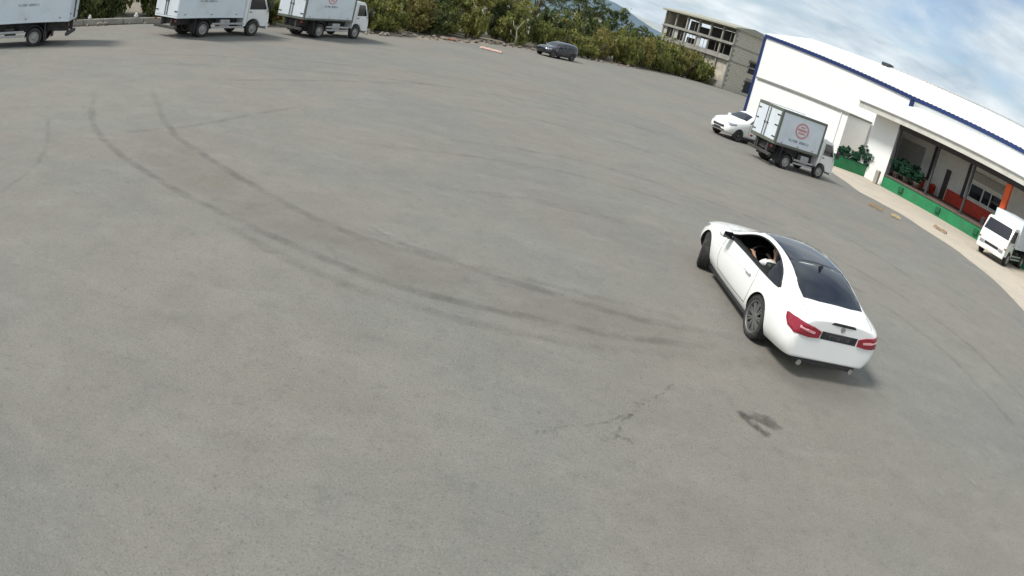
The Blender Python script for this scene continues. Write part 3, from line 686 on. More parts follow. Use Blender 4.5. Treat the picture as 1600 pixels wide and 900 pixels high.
# ------------------------------------------------------------------ cars
def sec(zb, wb, w1, w2, w3, zbelt, top, zr):
    """half section: floor centre, floor edge, lower side, widest, belt, three greenhouse / deck points, crown"""
    return [(0, zb), (wb, zb), (w1, zb+0.14), (w2, 0.5*(zb+0.14)+0.5*zbelt-0.02), (w3, zbelt)]+list(top)+[(0, zr)]
def arch_cut(x, y, r, depth):
    s = 1 if y > 0 else -1; m = MB(); n = 32
    pts = [(x+r*math.cos(6.28319*k/n), 0.33+r*math.sin(6.28319*k/n)) for k in range(n)]
    m.prism(pts, 1, s*depth, s*1.3); return m.mesh('arch')
def make_coupe():
    root = empty('white_coupe', (4.51, 9.185, 0), 1.7109, 'white two door coupe with black glass roof, swerving across the open lot', 'car')
    T = [
     (-1.13, sec(.35, .62, .71, .72, .625, .865, [(.54, .925), (.40, .95), (.2, .965)], .97)),
     (-1.09, sec(.30, .71, .82, .835, .745, .885, [(.64, .955), (.46, .985), (.24, 1.0)], 1.005)),
     (-.86, sec(.27, .76, .875, .90, .815, .915, [(.70, .972), (.51, 1.005), (.26, 1.02)], 1.025)),
     (-.64, sec(.25, .77, .885, .91, .845, .94, [(.71, 1.01), (.58, 1.05), (.3, 1.066)], 1.07)),
     (-.30, sec(.20, .78, .885, .905, .84, .94, [(.70, 1.10), (.59, 1.19), (.31, 1.22)], 1.225)),
     (.12, sec(.19, .78, .88, .90, .84, .94, [(.715, 1.16), (.60, 1.29), (.32, 1.33)], 1.34)),
     (.60, sec(.18, .78, .875, .895, .84, .935, [(.725, 1.18), (.61, 1.335), (.32, 1.385)], 1.395)),
     (1.00, sec(.18, .78, .875, .895, .84, .93, [(.725, 1.18), (.61, 1.34), (.32, 1.395)], 1.405)),
     (1.35, sec(.18, .78, .875, .895, .84, .925, [(.73, 1.15), (.615, 1.29), (.32, 1.355)], 1.37)),
     (1.78, sec(.18, .78, .875, .895, .84, .915, [(.745, 1.07), (.65, 1.14), (.36, 1.19)], 1.205)),
     (2.12, sec(.19, .78, .875, .895, .835, .905, [(.76, .955), (.68, .985), (.38, 1.01)], 1.018)),
     (2.42, sec(.20, .77, .875, .895, .83, .885, [(.73, .93), (.57, .952), (.31, .965)], .97)),
     (2.90, sec(.21, .75, .87, .89, .80, .83, [(.68, .875), (.5, .90), (.28, .912)], .918)),
     (3.28, sec(.22, .68, .80, .82, .72, .75, [(.6, .80), (.43, .825), (.23, .835)], .84)),
     (3.52, sec(.24, .55, .66, .68, .58, .65, [(.48, .70), (.34, .725), (.18, .735)], .74)),
     (3.60, sec(.30, .42, .50, .52, .45, .56, [(.36, .60), (.25, .625), (.13, .635)], .64))]
    me = loft_body(T, 3, ((4, .65), (6, .35), (1, .5)))
    full = bvh_of(me)
    # cavity for the cabin
    C = []
    for x, zt, w, wt in ((-.25, 1.05, .62, .45), (.15, 1.24, .74, .50), (.6, 1.31, .76, .52), (1.0, 1.32, .76, .52), (1.4, 1.27, .76, .52), (1.75, 1.08, .76, .55), (1.95, .95, .72, .55)):
        C.append((x, [(0, .42), (w*.9, .42), (w, .55), (w, .85), (wt+.12, .5*zt+.5*.9), (wt, zt), (0, zt+.02)]))
    cav = loft_body(C, 1)
    def wprism(s):
        pts = [(1.93, .965), (1.70, 1.075), (1.42, 1.20), (1.12, 1.285), (.75, 1.315), (.35, 1.28), (.02, 1.18), (-.20, 1.055), (-.27, .985), (.3, .962), (1.1, .962)]
        P = catmull([(a, b, 0) for a, b in pts], 3); m = MB(); m.prism([(p.x, p.y) for p in P], 1, s*.40, s*1.2); return m.mesh('w')
    cuts = [arch_cut(0, 1, .385, .62), arch_cut(0, -1, .385, .62), arch_cut(2.76, 1, .385, .56), arch_cut(2.76, -1, .385, .56), cav, wprism(1), wprism(-1)]
    me = boolean(me, cuts); me.materials.clear(); me.materials.append(WHITE); me.materials.append(LEATHER)
    for p_ in me.polygons: p_.material_index = 1 if (full.find_nearest(p_.center)[3] or 0) > .012 else 0
    smooth_angle(me, 32)
    link('body', me, root)
    # glazing and roof
    def sym(pts): return pts+[(x, -y, z) for x, y, z in reversed(pts)]
    patch(full, sym([(-.70, .30, 1.07), (-.66, .58, 1.06), (-.45, .60, 1.13), (-.10, .565, 1.26), (.165, .545, 1.325)]), 'rear_window', GLOSSBLACK, root, .005, .07)
    patch(full, sym([(.175, .545, 1.33), (.6, .53, 1.37), (1.0, .525, 1.375), (1.26, .525, 1.33)]), 'roof_glass', GLOSSBLACK, root, .005, .07)
    patch(full, sym([(1.36, .58, 1.30), (1.7, .62, 1.17), (2.02, .66, 1.02), (2.10, .3, 1.01)]), 'windshield', GLOSSBLACK, root, .005, .07)
    for s in (1, -1):
        pts = [(1.93, .965), (1.70, 1.075), (1.42, 1.20), (1.12, 1.285), (.75, 1.315), (.35, 1.28), (.02, 1.18), (-.20, 1.055), (-.27, .985), (.3, .962), (1.1, .962)]
        P = catmull([(a, s*.8, b) for a, b in pts], 3)
        fr = [full.find_nearest(Vector((p.x, s*(.84-(p.z-.95)*.62), p.z)))[0] for p in P]
        MB().tube(fr+[fr[0]], .014, 6).build('window_trim', BLACK, root)
        if s < 0: patch(full, [tuple(f) for f in fr], 'side_window', DGLASS, root, -.012, .08)
        else:
            q = [(.28, 1.262), (.02, 1.175), (-.20, 1.05), (-.265, .985), (.25, .968)]
            patch(full, [(a, .84-(b-.95)*.62, b) for a, b in q], 'side_window', DGLASS, root, -.012, .08)
    # lamps
    for s in (1, -1):
        L = [(-1.14, .36, .79), (-1.12, .50, .835), (-1.08, .68, .86), (-.98, .82, .88), (-.86, .875, .88), (-.82, .89, .86), (-.86, .885, .79), (-.95, .86, .72), (-1.06, .76, .675), (-1.12, .55, .67), (-1.14, .37, .685)]
        tl = patch(full, [(x, s*y, z) for x, y, z in L], 'tail_lamp', REDLAMP, root, .016, .03, .02)
        L2 = [(-1.14, .46, .765), (-1.11, .58, .785), (-1.06, .70, .80), (-1.06, .70, .765), (-1.11, .58, .745), (-1.14, .47, .735)]
        patch(full, [(x, s*y, z) for x, y, z in L2], 'lamp_band', PINKLAMP, tl, .022, .03, .01)
        H = [(3.45, .38, .66), (3.33, .55, .72), (3.12, .70, .77), (2.98, .78, .77), (3.12, .78, .68), (3.36, .62, .60), (3.5, .42, .58)]
        patch(full, [(x, s*y, z) for x, y, z in H], 'headlight', CLEARLAMP, root, .006, .05)
        # mirror
        mm = MB(); mm.bbox(-.07, .07, -.10, .10, -.065, .065, .045); mo = mm.build('mirror', WHITE, root, True, loc=(1.74, s*.99, 1.02), rot=(0, 0, s*.15))
        MB().bbox(-.03, .04, -.18, -.05, -.09, -.05, .015).build('mirror_arm', BLACK, mo) if s > 0 else MB().bbox(-.03, .04, .05, .18, -.09, -.05, .015).build('mirror_arm', BLACK, mo)
        MB().bbox(-.08, -.066, -.09, .09, -.055, .055, .006).build('mirror_glass', GLOSSBLACK, mo)
        # door shut lines, handle, sill
        ribbon(full, [(.46, s*.86, .96), (.42, s*.9, .75), (.44, s*.9, .5), (.50, s*.88, .33)], .005, 'door_seam', BLACK, root)
        ribbon(full, [(1.92, s*.86, .93), (1.98, s*.9, .7), (1.96, s*.9, .5), (1.88, s*.88, .33)], .005, 'door_seam', BLACK, root)
        ribbon(full, [(.50, s*.88, .33), (1.2, s*.88, .31), (1.88, s*.88, .33)], .008, 'door_seam', BLACK, root)
        h = MB(); h.bbox(-.11, .11, -.018, .018, -.018, .018, .012); h.build('door_handle', WHITE, root, True, loc=(.68, s*.905, .80))
        ribbon(full, [(-.30, s*.9, .82), (.5, s*.905, .79), (1.5, s*.905, .73), (2.3, s*.9, .69)], .03, 'character_line', WHITE, root, .004)
        MB().bbox(.42, 2.34, s*.76-.05, s*.76+.05, .14, .195, .02).build('side_skirt', BLACK, root, True)
        # boot shut line and exhaust
        ribbon(full, [(-.74, s*.64, 1.02), (-1.0, s*.60, 1.0), (-1.09, s*.56, .95)], .005, 'boot_seam', BLACK, root)
        MB().tube([(-.9, s*.50, .25), (-1.115, s*.50, .25)], .045, 12).build('exhaust', CHROME, root)
    patch(full, [(-1.12, .34, .80), (-1.12, .34, .68), (-1.12, -.34, .68), (-1.12, -.34, .80)], 'plate_recess', BLACK, root, .003, .06)
    pl = MB(); pl.bbox(-.008, .008, -.26, .26, -.055, .055, .004); po = pl.build('licence_plate', PLATE, root, loc=(-1.133, .02, .742), rot=(0, R(-8), 0))
    gl = MB(); random.seed(3)
    for i in range(7):
        y = -.21+i*.06
        gl.box(-.0105, -.0085, y, y+.012, -.03, .03); gl.box(-.0105, -.0085, y+.014, y+.038, random.choice((-.03, 0, .02)), random.choice((-.018, .012, .03)) if False else .03)
    gl.build('plate_digits', PLATEINK, po)['kind'] = 'stuff'
    bar = MB(); bs = []
    for i in range(13):
        y = .24-.70*i/12; x = -1.128+.16*y*y
        bs += [(x-.012, y, .925), (x-.008, y, .965), (x+.04, y, .972), (x+.04, y, .925)]
    bar.add(bs, [(i*4+k, i*4+(k+1) % 4, i*4+4+(k+1) % 4, i*4+4+k) for i in range(12) for k in range(4)]+[(3, 2, 1, 0), (48, 49, 50, 51)]); bar.build('boot_trim', BLACK, root)
    ribbon(full, [(.17, .55, 1.32), (.17, .28, 1.345), (.17, 0, 1.35), (.17, -.28, 1.345), (.17, -.55, 1.32)], .05, 'roof_seam', GLOSSBLACK, root, .0035)
    MB().bbox(-1.09, -.90, -.58, .58, .225, .31, .03).build('rear_diffuser', BLACK, root)
    patch(full, [(-1.13, .045, .885), (-1.13, .0, .93), (-1.13, -.045, .885), (-1.13, 0, .84)], 'badge', CHROME, root, .008, .03, smooth_outline=4)
    fin = MB(); fin.prism([(-.03, 0), (.09, 0), (.0, .055), (-.025, .06)], 1, -.012, .012); fin.build('antenna_fin', BLACK, root, loc=(.05, 0, 1.325))
    # cabin: seats, dashboard, steering wheel
    for s in (1, -1):
        st = MB(); st.bbox(.72, 1.22, s*.37-.24, s*.37+.24, .42, .56, .05); st.bbox(.60, .76, s*.37-.24, s*.37+.24, .50, 1.02, .06, None); st.bbox(.60, .70, s*.37-.12, s*.37+.12, 1.05, 1.2, .04)
        st.build('seat', LEATHER, root, True)
    MB().bbox(1.62, 1.9, -.7, .7, .55, .90, .05).build('dashboard', LEATHER, root, True)
    sw = MB(); sw.lathe([(.175+.016*math.cos(a*6.28319/8), .016*math.sin(a*6.28319/8)) for a in range(8)], 28, 0, True); sw.bbox(-.015, .015, -.17, .17, -.02, .02, .01)
    sw.build('steering_wheel', BLACK, root, True, loc=(1.50, .37, .88), rot=(0, R(-22), 0))
    ms = wheel_meshes(.335, .235, 9, .258, '_coupe', mat('dusty_alloy', (0.22, 0.22, 0.21), 0.45, 0.6, var=0.12, scale=20))
    for x in (0, 2.76):
        for s in (1, -1): add_wheel(ms, root, x, s*.775, .335, R(-24) if x else 0)
    root.rotation_euler = (R(0.3), 0, 1.7109)
    return root
coupe = make_coupe()

def make_suv(name, loc, rz, label, paint, L=4.3, H=1.62):
    """compact five door car with short bonnet and upright tail; x forward from the rear axle"""
    root = empty(name, loc, rz, label, 'car'); k = L/4.3; hz = H/1.62
    def s_(zb, wb, w1, w2, w3, zbelt, top, zr): return [(y, z*hz if z > .5 else z) for y, z in sec(zb, wb, w1, w2, w3, zbelt, top, zr)]
    T = [(-.80, s_(.45, .55, .66, .70, .66, 1.0, [(.58, 1.2), (.48, 1.36), (.26, 1.42)], 1.43)),
         (-.74, s_(.34, .70, .80, .83, .79, 1.04, [(.68, 1.28), (.56, 1.46), (.30, 1.53)], 1.54)),
         (-.40, s_(.26, .76, .87, .89, .84, 1.06, [(.74, 1.33), (.62, 1.52), (.33, 1.585)], 1.595)),
         (.30, s_(.22, .78, .88, .90, .85, 1.05, [(.76, 1.35), (.64, 1.55), (.34, 1.615)], 1.625)),
         (1.10, s_(.22, .78, .88, .90, .85, 1.03, [(.76, 1.34), (.64, 1.54), (.34, 1.605)], 1.615)),
         (1.55, s_(.22, .78, .88, .90, .85, 1.02, [(.76, 1.28), (.65, 1.44), (.35, 1.52)], 1.535)),
         (2.0, s_(.22, .78, .88, .90, .85, 1.0, [(.77, 1.12), (.70, 1.2), (.4, 1.25)], 1.26)),
         (2.25, s_(.23, .77, .88, .90, .84, .98, [(.77, 1.03), (.68, 1.06), (.38, 1.085)], 1.09)),
         (2.9, s_(.25, .74, .86, .88, .80, .90, [(.70, .96), (.52, .99), (.28, 1.0)], 1.005)),
         (3.22, s_(.28, .64, .76, .78, .70, .80, [(.6, .87), (.44, .905), (.24, .915)], .92)),
         (3.42, s_(.36, .5, .6, .62, .54, .66, [(.46, .72), (.33, .75), (.18, .76)], .765))]
    T = [(x*k, q) for x, q in T]
    me = loft_body(T, 2); full = bvh_of(me); wb = 2.6*k; wr = .33
    def ac(x, y):
        m = MB(); n = 24; m.prism([(x+.38*math.cos(6.28319*i/n), wr+.38*math.sin(6.28319*i/n)) for i in range(n)], 1, y*.62, y*1.3); return m.mesh('a')
    me = boolean(me, [ac(0, 1), ac(0, -1), ac(wb, 1), ac(wb, -1)]); me.materials.clear(); me.materials.append(paint); smooth_angle(me, 32)
    link('body', me, root)
    def sym(p): return p+[(x, -y, z) for x, y, z in reversed(p)]
    K = lambda p: [(x*k, y, z*hz) for x, y, z in p]
    patch(full, K(sym([(1.58, .56, 1.47), (1.8, .62, 1.33), (2.12, .68, 1.12), (2.2, .3, 1.12)])), 'windshield', GLOSSBLACK, root, .005, .09)
    patch(full, K(sym([(-.78, .50, 1.06), (-.74, .58, 1.12), (-.62, .52, 1.44), (-.6, .3, 1.48)])), 'rear_window', GLOSSBLACK, root, .006, .09)
    for s in (1, -1):
        patch(full, K([(1.95, s*.83, 1.06), (1.48, s*.72, 1.40), (.85, s*.70, 1.47), (.85, s*.84, 1.07)]), 'side_window', GLOSSBLACK, root, .005, .09)
        patch(full, K([(.77, s*.84, 1.07), (.77, s*.70, 1.47), (.0, s*.71, 1.45), (-.42, s*.74, 1.36), (-.52, s*.82, 1.12)]), 'side_window', GLOSSBLACK, root, .005, .09)
        patch(full, K([(3.30, s*.42, .80), (3.15, s*.62, .84), (2.85, s*.80, .88), (2.9, s*.83, .78), (3.2, s*.70, .70), (3.36, s*.48, .70)]), 'headlight', CLEARLAMP, root, .008, .07)
        patch(full, K([(-.80, s*.60, 1.0), (-.70, s*.80, 1.05), (-.50, s*.86, 1.03), (-.66, s*.86, .86), (-.80, s*.66, .85)]), 'tail_lamp', REDLAMP, root, .008, .07)
        mo = MB().bbox(-.08, .08, -.11, .11, -.08, .08, .05).build('mirror', paint, root, True, loc=(1.75*k, s*.98, 1.1*hz))
        ribbon(full, K([(.80, s*.86, 1.03), (.78, s*.9, .7), (.80, s*.88, .36)]), .014, 'door_seam', BLACK, root)
        ribbon(full, K([(1.9, s*.86, .98), (1.95, s*.9, .7), (1.9, s*.88, .36)]), .014, 'door_seam', BLACK, root)
        MB().bbox(.4*k, 2.2*k, s*.84-.06, s*.84+.06, .22, .32, .03).build('side_skirt', BLACK, root, True)
    patch(full, K(sym([(3.46, .0, .66), (3.45, .40, .64), (3.44, .42, .52), (3.46, 0, .50)][1:3])), 'grille', BLACK, root, .008, .07)
    patch(full, K(sym([(3.42, .46, .42), (3.40, .48, .34)])), 'lower_grille', BLACK, root, .008, .07)
    MB().bbox(-.006, .006, -.26, .26, -.055, .055, .004).build('licence_plate', PLATE, root, loc=(3.46*k, 0, .47))
    ms = wheel_meshes(wr, .21, 5, .215, '_'+name, ALLOY)
    for x in (0, wb):
        for s in (1, -1): add_wheel(ms, root, x, s*.775, wr)
    return root
def at_front(fx, fy, head, front=3.44):   # put the nose of a car at a ground point
    return (fx-front*math.cos(head), fy-front*math.sin(head), 0)
H2 = R(212.7)
make_suv('white_crossover', at_front(8.25, 34.45, H2), H2, 'white compact car parked nose out behind the small box truck', WHITE, 4.4, 1.7)
H3 = R(228)
make_suv('black_hatchback', at_front(-2.75, 56.9, H3, 3.44*.92), H3, 'small black car parked at the far edge beside the bushes', DARKPAINT, 3.95, 1.5)

# ------------------------------------------------------------------ trucks
TW = None
def logo(parent, x, z, y, sgn, s=1.0, red=True):
    """round red emblem over a line of small grey lettering, flat on the box side"""
    e = parent
    if red:
        m = MB(); m.lathe([(.235*s, 0), (.30*s, 0), (.30*s, .004), (.235*s, .004)], 32, 1, True)
        m.v = [(v[0]*1.18, v[1], v[2]) for v in m.v]; m.build('emblem', LOGORED, e, loc=(x, y, z), rot=(0, 0, 0 if sgn > 0 else math.pi))
        for n_, a0, a1, z0, z1 in (('emblem_bar', -.24, .24, -.02, .07), ('emblem_bar', -.17, .17, -.13, -.06), ('emblem_bar', -.12, .12, .11, .17)):
            m = MB(); m.bbox(a0*s, a1*s, -.001, .006, z0*s, z1*s, .001); m.build(n_, LOGORED, e, loc=(x, y, z))
    random.seed(5); m = MB(); xx = -.52*s
    while xx < .52*s:
        wd = random.choice((.05, .06, .045))*s
        if abs(xx) > .03*s:
            h = .10*s
            m.box(xx, xx+.014*s, -.001, .004, -h/2, h/2)
            m.box(xx+.014*s, xx+wd-.012*s, -.001, .004, *(random.choice([(h*.28, h*.5), (-h*.5, -h*.28), (-h*.1, h*.12)])))
            if random.random() < .6: m.box(xx+wd-.014*s, xx+wd, -.001, .004, -h/2, h/2)
        xx += wd+.018*s
    m.build('lettering', LOGOGREY, e, loc=(x, y, z-.44*s), rot=(0, 0, 0 if sgn > 0 else math.pi))['kind'] = 'stuff'
def make_truck(name, loc, rz, label, wb=3.2, ro=1.6, bf=2.6, zb=1.05, zt=3.2, hw=1.05, red=True, lx=None, ls=1.0, group='delivery box trucks', cabtop=None, rail=RAIL, re=.075):
    root = empty(name, loc, rz, label, 'truck', group)
    k = hw/1.05; wr = .40*k; t = .012
    # cargo box
    box = MB().bbox(-ro+.03, bf, -hw+.015, hw-.015, zb+.02, zt-.02, .02).build('cargo_box', TWHITE, root)
    fr = MB()
    e = re*k
    for y in (-hw, hw):
        a, b = (y, y+e*.55) if y < 0 else (y-e*.55, y)
        fr.bbox(-ro, bf+.02, a, b, zt-e, zt, .012); fr.bbox(-ro, bf+.02, a, b, zb-.02, zb+e*.8, .012)
        fr.bbox(-ro, -ro+e, a, b, zb+e*.8, zt-e, .012); fr.bbox(bf-e+.02, bf+.02, a, b, zb+e*.8, zt-e, .012)
    fr.bbox(-ro-.01, -ro+.06, -hw+e*.56, hw-e*.56, zt-e*1.1, zt-.002, .012); fr.bbox(-ro-.01, -ro+.06, -hw+e*.56, hw-e*.56, zb-.02, zb+e, .012)
    fr.build('edge_frame', rail, box)
    for s in (1, -1):       # rear doors with hinges and locking bars
        d = MB().bbox(-ro-.02, -ro+.025, min(s*.015, s*(hw-e*.6)), max(s*.015, s*(hw-e*.6)), zb+e, zt-e*1.2, .012).build('rear_door', TWHITE, box)
        q = MB(); q.tube([(-ro-.045, s*.10, zb+e), (-ro-.045, s*.10, zt-e*1.2)], .018, 6); q.bbox(-ro-.06, -ro-.021, s*.10-.06, s*.10+.06, zb+.75, zb+.81, .008)
        q.build('locking_bar', CHASSIS, d)
        for z in (zb+.3, (zb+zt)/2, zt-.35): MB().bbox(-ro-.035, -ro-.021, min(s*(hw-.30), s*(hw-.06)), max(s*(hw-.30), s*(hw-.06)), z-.03, z+.03, .006).build('hinge', CHASSIS, d)
        MB().bbox(-ro-.02, -ro+.03, s*(hw-.12)-.08, s*(hw-.12)+.08, zb-.20, zb-.10, .015).build('tail_lamp', DULLRED, root)
        side = s*(hw-.013)
        logo(box, lx if lx is not None else (bf-ro)/2, zb+(zt-zb)*.56, side if s > 0 else side, s, ls*k, red)
        for x in (-ro+.45, (bf-ro)/2, bf-.5): MB().bbox(x-.04, x+.04, s*hw-.012, s*hw+.012, zb+.14, zb+.18, .005).build('side_marker', AMBER, box)
        # under-run rail, mudguard
        for z in (wr*1.05, wr*1.5): MB().bbox(.55*k, wb-.62*k, s*(hw-.08)-.02, s*(hw-.08)+.02, z, z+.10*k, .01).build('side_guard', ALU, root)
        q = MB(); q.bbox(-.52*k-.02, -.50*k+.02, s*(hw-.26)-.22, s*(hw-.26)+.22, .22, zb-.05, .01); q.build('mud_flap', BLACK, root)
        q = MB(); n = 10
        pts = [(.50*k*math.cos(math.pi*i/n), wr+.52*k*math.sin(math.pi*i/n)) for i in range(n+1)]; pts += [(p[0]*.95, wr+(p[1]-wr)*.95) for p in reversed(pts)]
        q.prism(pts, 1, s*(hw-.48), s*(hw-.03)); q.build('mudguard', BLACK, root)
    q = MB(); q.bbox(-ro-.03, -ro+.12, -hw*.92, hw*.92, .42, .56, .02); q.bbox(-ro+.05, -ro+.15, -.5, -.4, .55, zb, .01); q.bbox(-ro+.05, -ro+.15, .4, .5, .55, zb, .01); q.build('rear_bumper', CHASSIS, root)
    q = MB()
    for s in (1, -1): q.bbox(-ro+.1, wb+.6*k, s*.38-.05, s*.38+.05, .58, zb-.06, .015)
    for x in (-ro+.3, .9, 1.9, wb-.3): q.bbox(x-.06, x+.06, -.33, .33, .62, zb-.1, .01)
    q.tube([(0, -hw+.2, wr), (0, hw-.2, wr)], .07, 10); q.tube([(wb, -hw+.2, wr), (wb, hw-.2, wr)], .06, 10); q.bbox(-.16, .16, -.16, .16, wr-.16, wr+.16, .07)
    for i in range(7): q.bbox(-ro+.15+i*(bf+ro-.3)/7, -ro+.22+i*(bf+ro-.3)/7, -hw*.95, hw*.95, zb-.062, zb-.022, .008)
    q.build('chassis', CHASSIS, root)
    MB().bbox(1.1*k, 1.75*k, -.92*hw/1.05, -.50, .46, .86, .06).build('fuel_tank', ALU, root); MB().bbox(1.1*k, 1.6*k, .5, .9*hw/1.05, .46, .82, .03).build('battery_box', CHASSIS, root)
    # cab-over cab
    x0 = bf+.10*k; x1 = wb+1.08*k; hc = hw*.94; ct = cabtop or 2.25*k; cb = .52*k
    bl = cb+(ct-cb)*.50                                       # window line
    T = [(x0, 1.0), (x0+.05, 1.0), (x1-.62*k, 1.0), (x1-.10*k, .985), (x1, .93)]
    prof = [(x0, cb+.1), (x0, ct-.06), (x0+.25*k, ct), (x1-.72*k, ct-.02), (x1-.52*k, ct-.12*k), (x1-.14*k, bl+.02), (x1-.03, bl-.28*k), (x1, cb+.28*k), (x1-.01, cb), (x1-.22*k, cb)]
    nA = 9
    # front wheel arch cut into the lower edge
    arc = [(wb+.50*k*math.cos(math.pi*i/nA), max(cb, wr+.50*k*math.sin(math.pi*i/nA))) for i in range(nA+1)]
    arc = [p for p in arc if x0+.02 < p[0] < x1-.24*k]
    pr = prof+arc+([(x0+.01, cb)] if arc and arc[-1][0] > x0+.05 else [])
    m = MB(); m.prism(pr, 1, -hc, hc); cme = m.mesh('cab')
    bm = bmesh.new(); bm.from_mesh(cme)
    eds = [e_ for e_ in bm.edges if abs(e_.verts[0].co.y-e_.verts[1].co.y) < 1e-5 and max(e_.verts[0].co.z, e_.verts[1].co.z) > cb+.2]
    bmesh.ops.bevel(bm, geom=eds, offset=.07*k, segments=3, affect='EDGES', profile=.6); bm.to_mesh(cme); bm.free()
    smooth_angle(cme, 30); cab = link('cab', cme, root, TCAB)
    # windscreen on the sloping front
    A = Vector((x1-.50*k, 0, ct-.15*k)); B = Vector((x1-.15*k, 0, bl+.05)); nn = Vector((B.z-A.z, 0, A.x-B.x)).normalized(); nn = -nn if nn.x < 0 else nn
    q = MB(); w0, w1 = hc-.13, hc-.08
    vs = [A+Vector((0, w0, 0)), A+Vector((0, -w0, 0)), B+Vector((0, -w1, 0)), B+Vector((0, w1, 0))]
    q.add([v+nn*.012 for v in vs]+[v-nn*.02 for v in vs], [(0, 1, 2, 3), (7, 6, 5, 4), (0, 4, 5, 1), (1, 5, 6, 2), (2, 6, 7, 3), (3, 7, 4, 0)]); q.build('windshield', GLOSSBLACK, cab)
    for s in (1, -1):
        q = MB(); q.prism([(x0+.30*k, bl), (x0+.30*k, ct-.2*k), (x1-.62*k, ct-.2*k), (x1-.30*k, bl+.02)], 1, s*(hc-.02), s*(hc+.008)); q.build('side_window', GLOSSBLACK, cab)
        for a_, b_ in (((x0+.22*k, cb+.15), (x0+.22*k, ct-.14*k)), ((x1-.24*k, bl), (x1-.22*k, bl-.25*k))):
            MB().tube([(a_[0], s*(hc+.001), a_[1]), (b_[0], s*(hc+.001), b_[1])], .008, 4).build('door_seam', BLACK, cab)
        MB().bbox(x0+.32*k, x0+.48*k, s*hc-.015, s*hc+.02, bl-.16, bl-.11, .01).build('door_handle', BLACK, cab)
        q = MB(); q.bbox(x1-.24*k, x1-.12*k, s*(hc+.17)-.10, s*(hc+.17)+.10, bl+.05, bl+.48*k, .03); mo = q.build('mirror', BLACK, cab)
        MB().tube([(x1-.3*k, s*hc, bl+.5*k), (x1-.18*k, s*(hc+.17), bl+.46*k), (x1-.18*k, s*(hc+.17), bl+.02), (x1-.25*k, s*hc, bl-.08)], .014, 6).build('mirror_arm', BLACK, mo)
        MB().bbox(x1-.06, x1+.015, s*(hc-.28)-.15, s*(hc-.28)+.15, cb+.10, cb+.30*k, .02).build('headlight', CLEARLAMP, cab)
        MB().bbox(x1-.12, x1-.005, s*(hc-.07)-.06, s*(hc-.07)+.075, cb+.34*k, cb+.46*k, .015).build('indicator', AMBER, cab)
        MB().bbox(wb-.30*k, wb+.2*k, s*(hc-.08)-.08, s*(hc-.08)+.06, cb-.12*k, cb-.03, .02).build('step', CHASSIS, cab) if False else None
    MB().bbox(x1-.10, x1+.03, -hc*.98, hc*.98, cb-.16*k, cb+.07, .03).build('front_bumper', TCAB, cab)
    MB().bbox(x1-.05, x1+.012, -.5*k, .5*k, cb+.14, cb+.30*k, .01).build('grille', BLACK, cab)
    MB().bbox(x1+.032, x1+.04, -.24, .24, cb-.10, cb+.0, .003).build('licence_plate', LITTER, cab)
    MB().bbox(x0-.03, x1-.9*k, -hc*.8, hc*.8, ct-.03, ct+.02, .02).build('roof_panel', TCAB, cab)
    ms = wheel_meshes(wr, .24*k, 6, .245*k, '_'+name+label[:12], STEEL, 'steel')
    for s in (1, -1):
        add_wheel(ms, root, wb, s*(hw-.15), wr)
        add_wheel(ms, root, 0, s*(hw-.14), wr); add_wheel(ms, root, 0, s*(hw-.41*k), wr)
    return root
make_truck('box_truck', (-22.151, 20.887, 0), 3.718, 'white box truck cut off by the frame edge, tail towards the bushes', zb=1.06, wb=3.4, ro=1.65, bf=2.7, lx=.45, rail=TWHITE, red=False)
make_truck('box_truck', (-17.863, 27.858, 0), 1.198, 'white box truck parked second along the bushes, with a tail lift rusty below', wb=3.26, ro=1.69, bf=2.47, zb=.97, rail=TWHITE, red=False, lx=.1)
make_truck('box_truck', (-14.362, 34.485, 0), 1.201, 'white box truck with red round emblem, beside open bushes', wb=3.07, ro=1.46, bf=2.60, zb=1.03, re=.11)
make_truck('box_truck', (10.355, 30.398, 0), 0.406, 'small white refrigerated box truck with dark edge rails parked before the warehouse', wb=2.39, ro=1.11, bf=1.96, zb=1.05, zt=2.74, hw=.92, ls=1.45, cabtop=1.98, re=.15)
HT = math.atan2(-0.52992, -0.84805)
make_truck('box_truck', (22.5+4.25*0.848, 27.1+4.25*0.53, 0), HT, 'white box truck backed up to the green loading dock', wb=3.2, ro=1.35, bf=2.6, hw=.98, zt=2.55, rail=TWHITE)

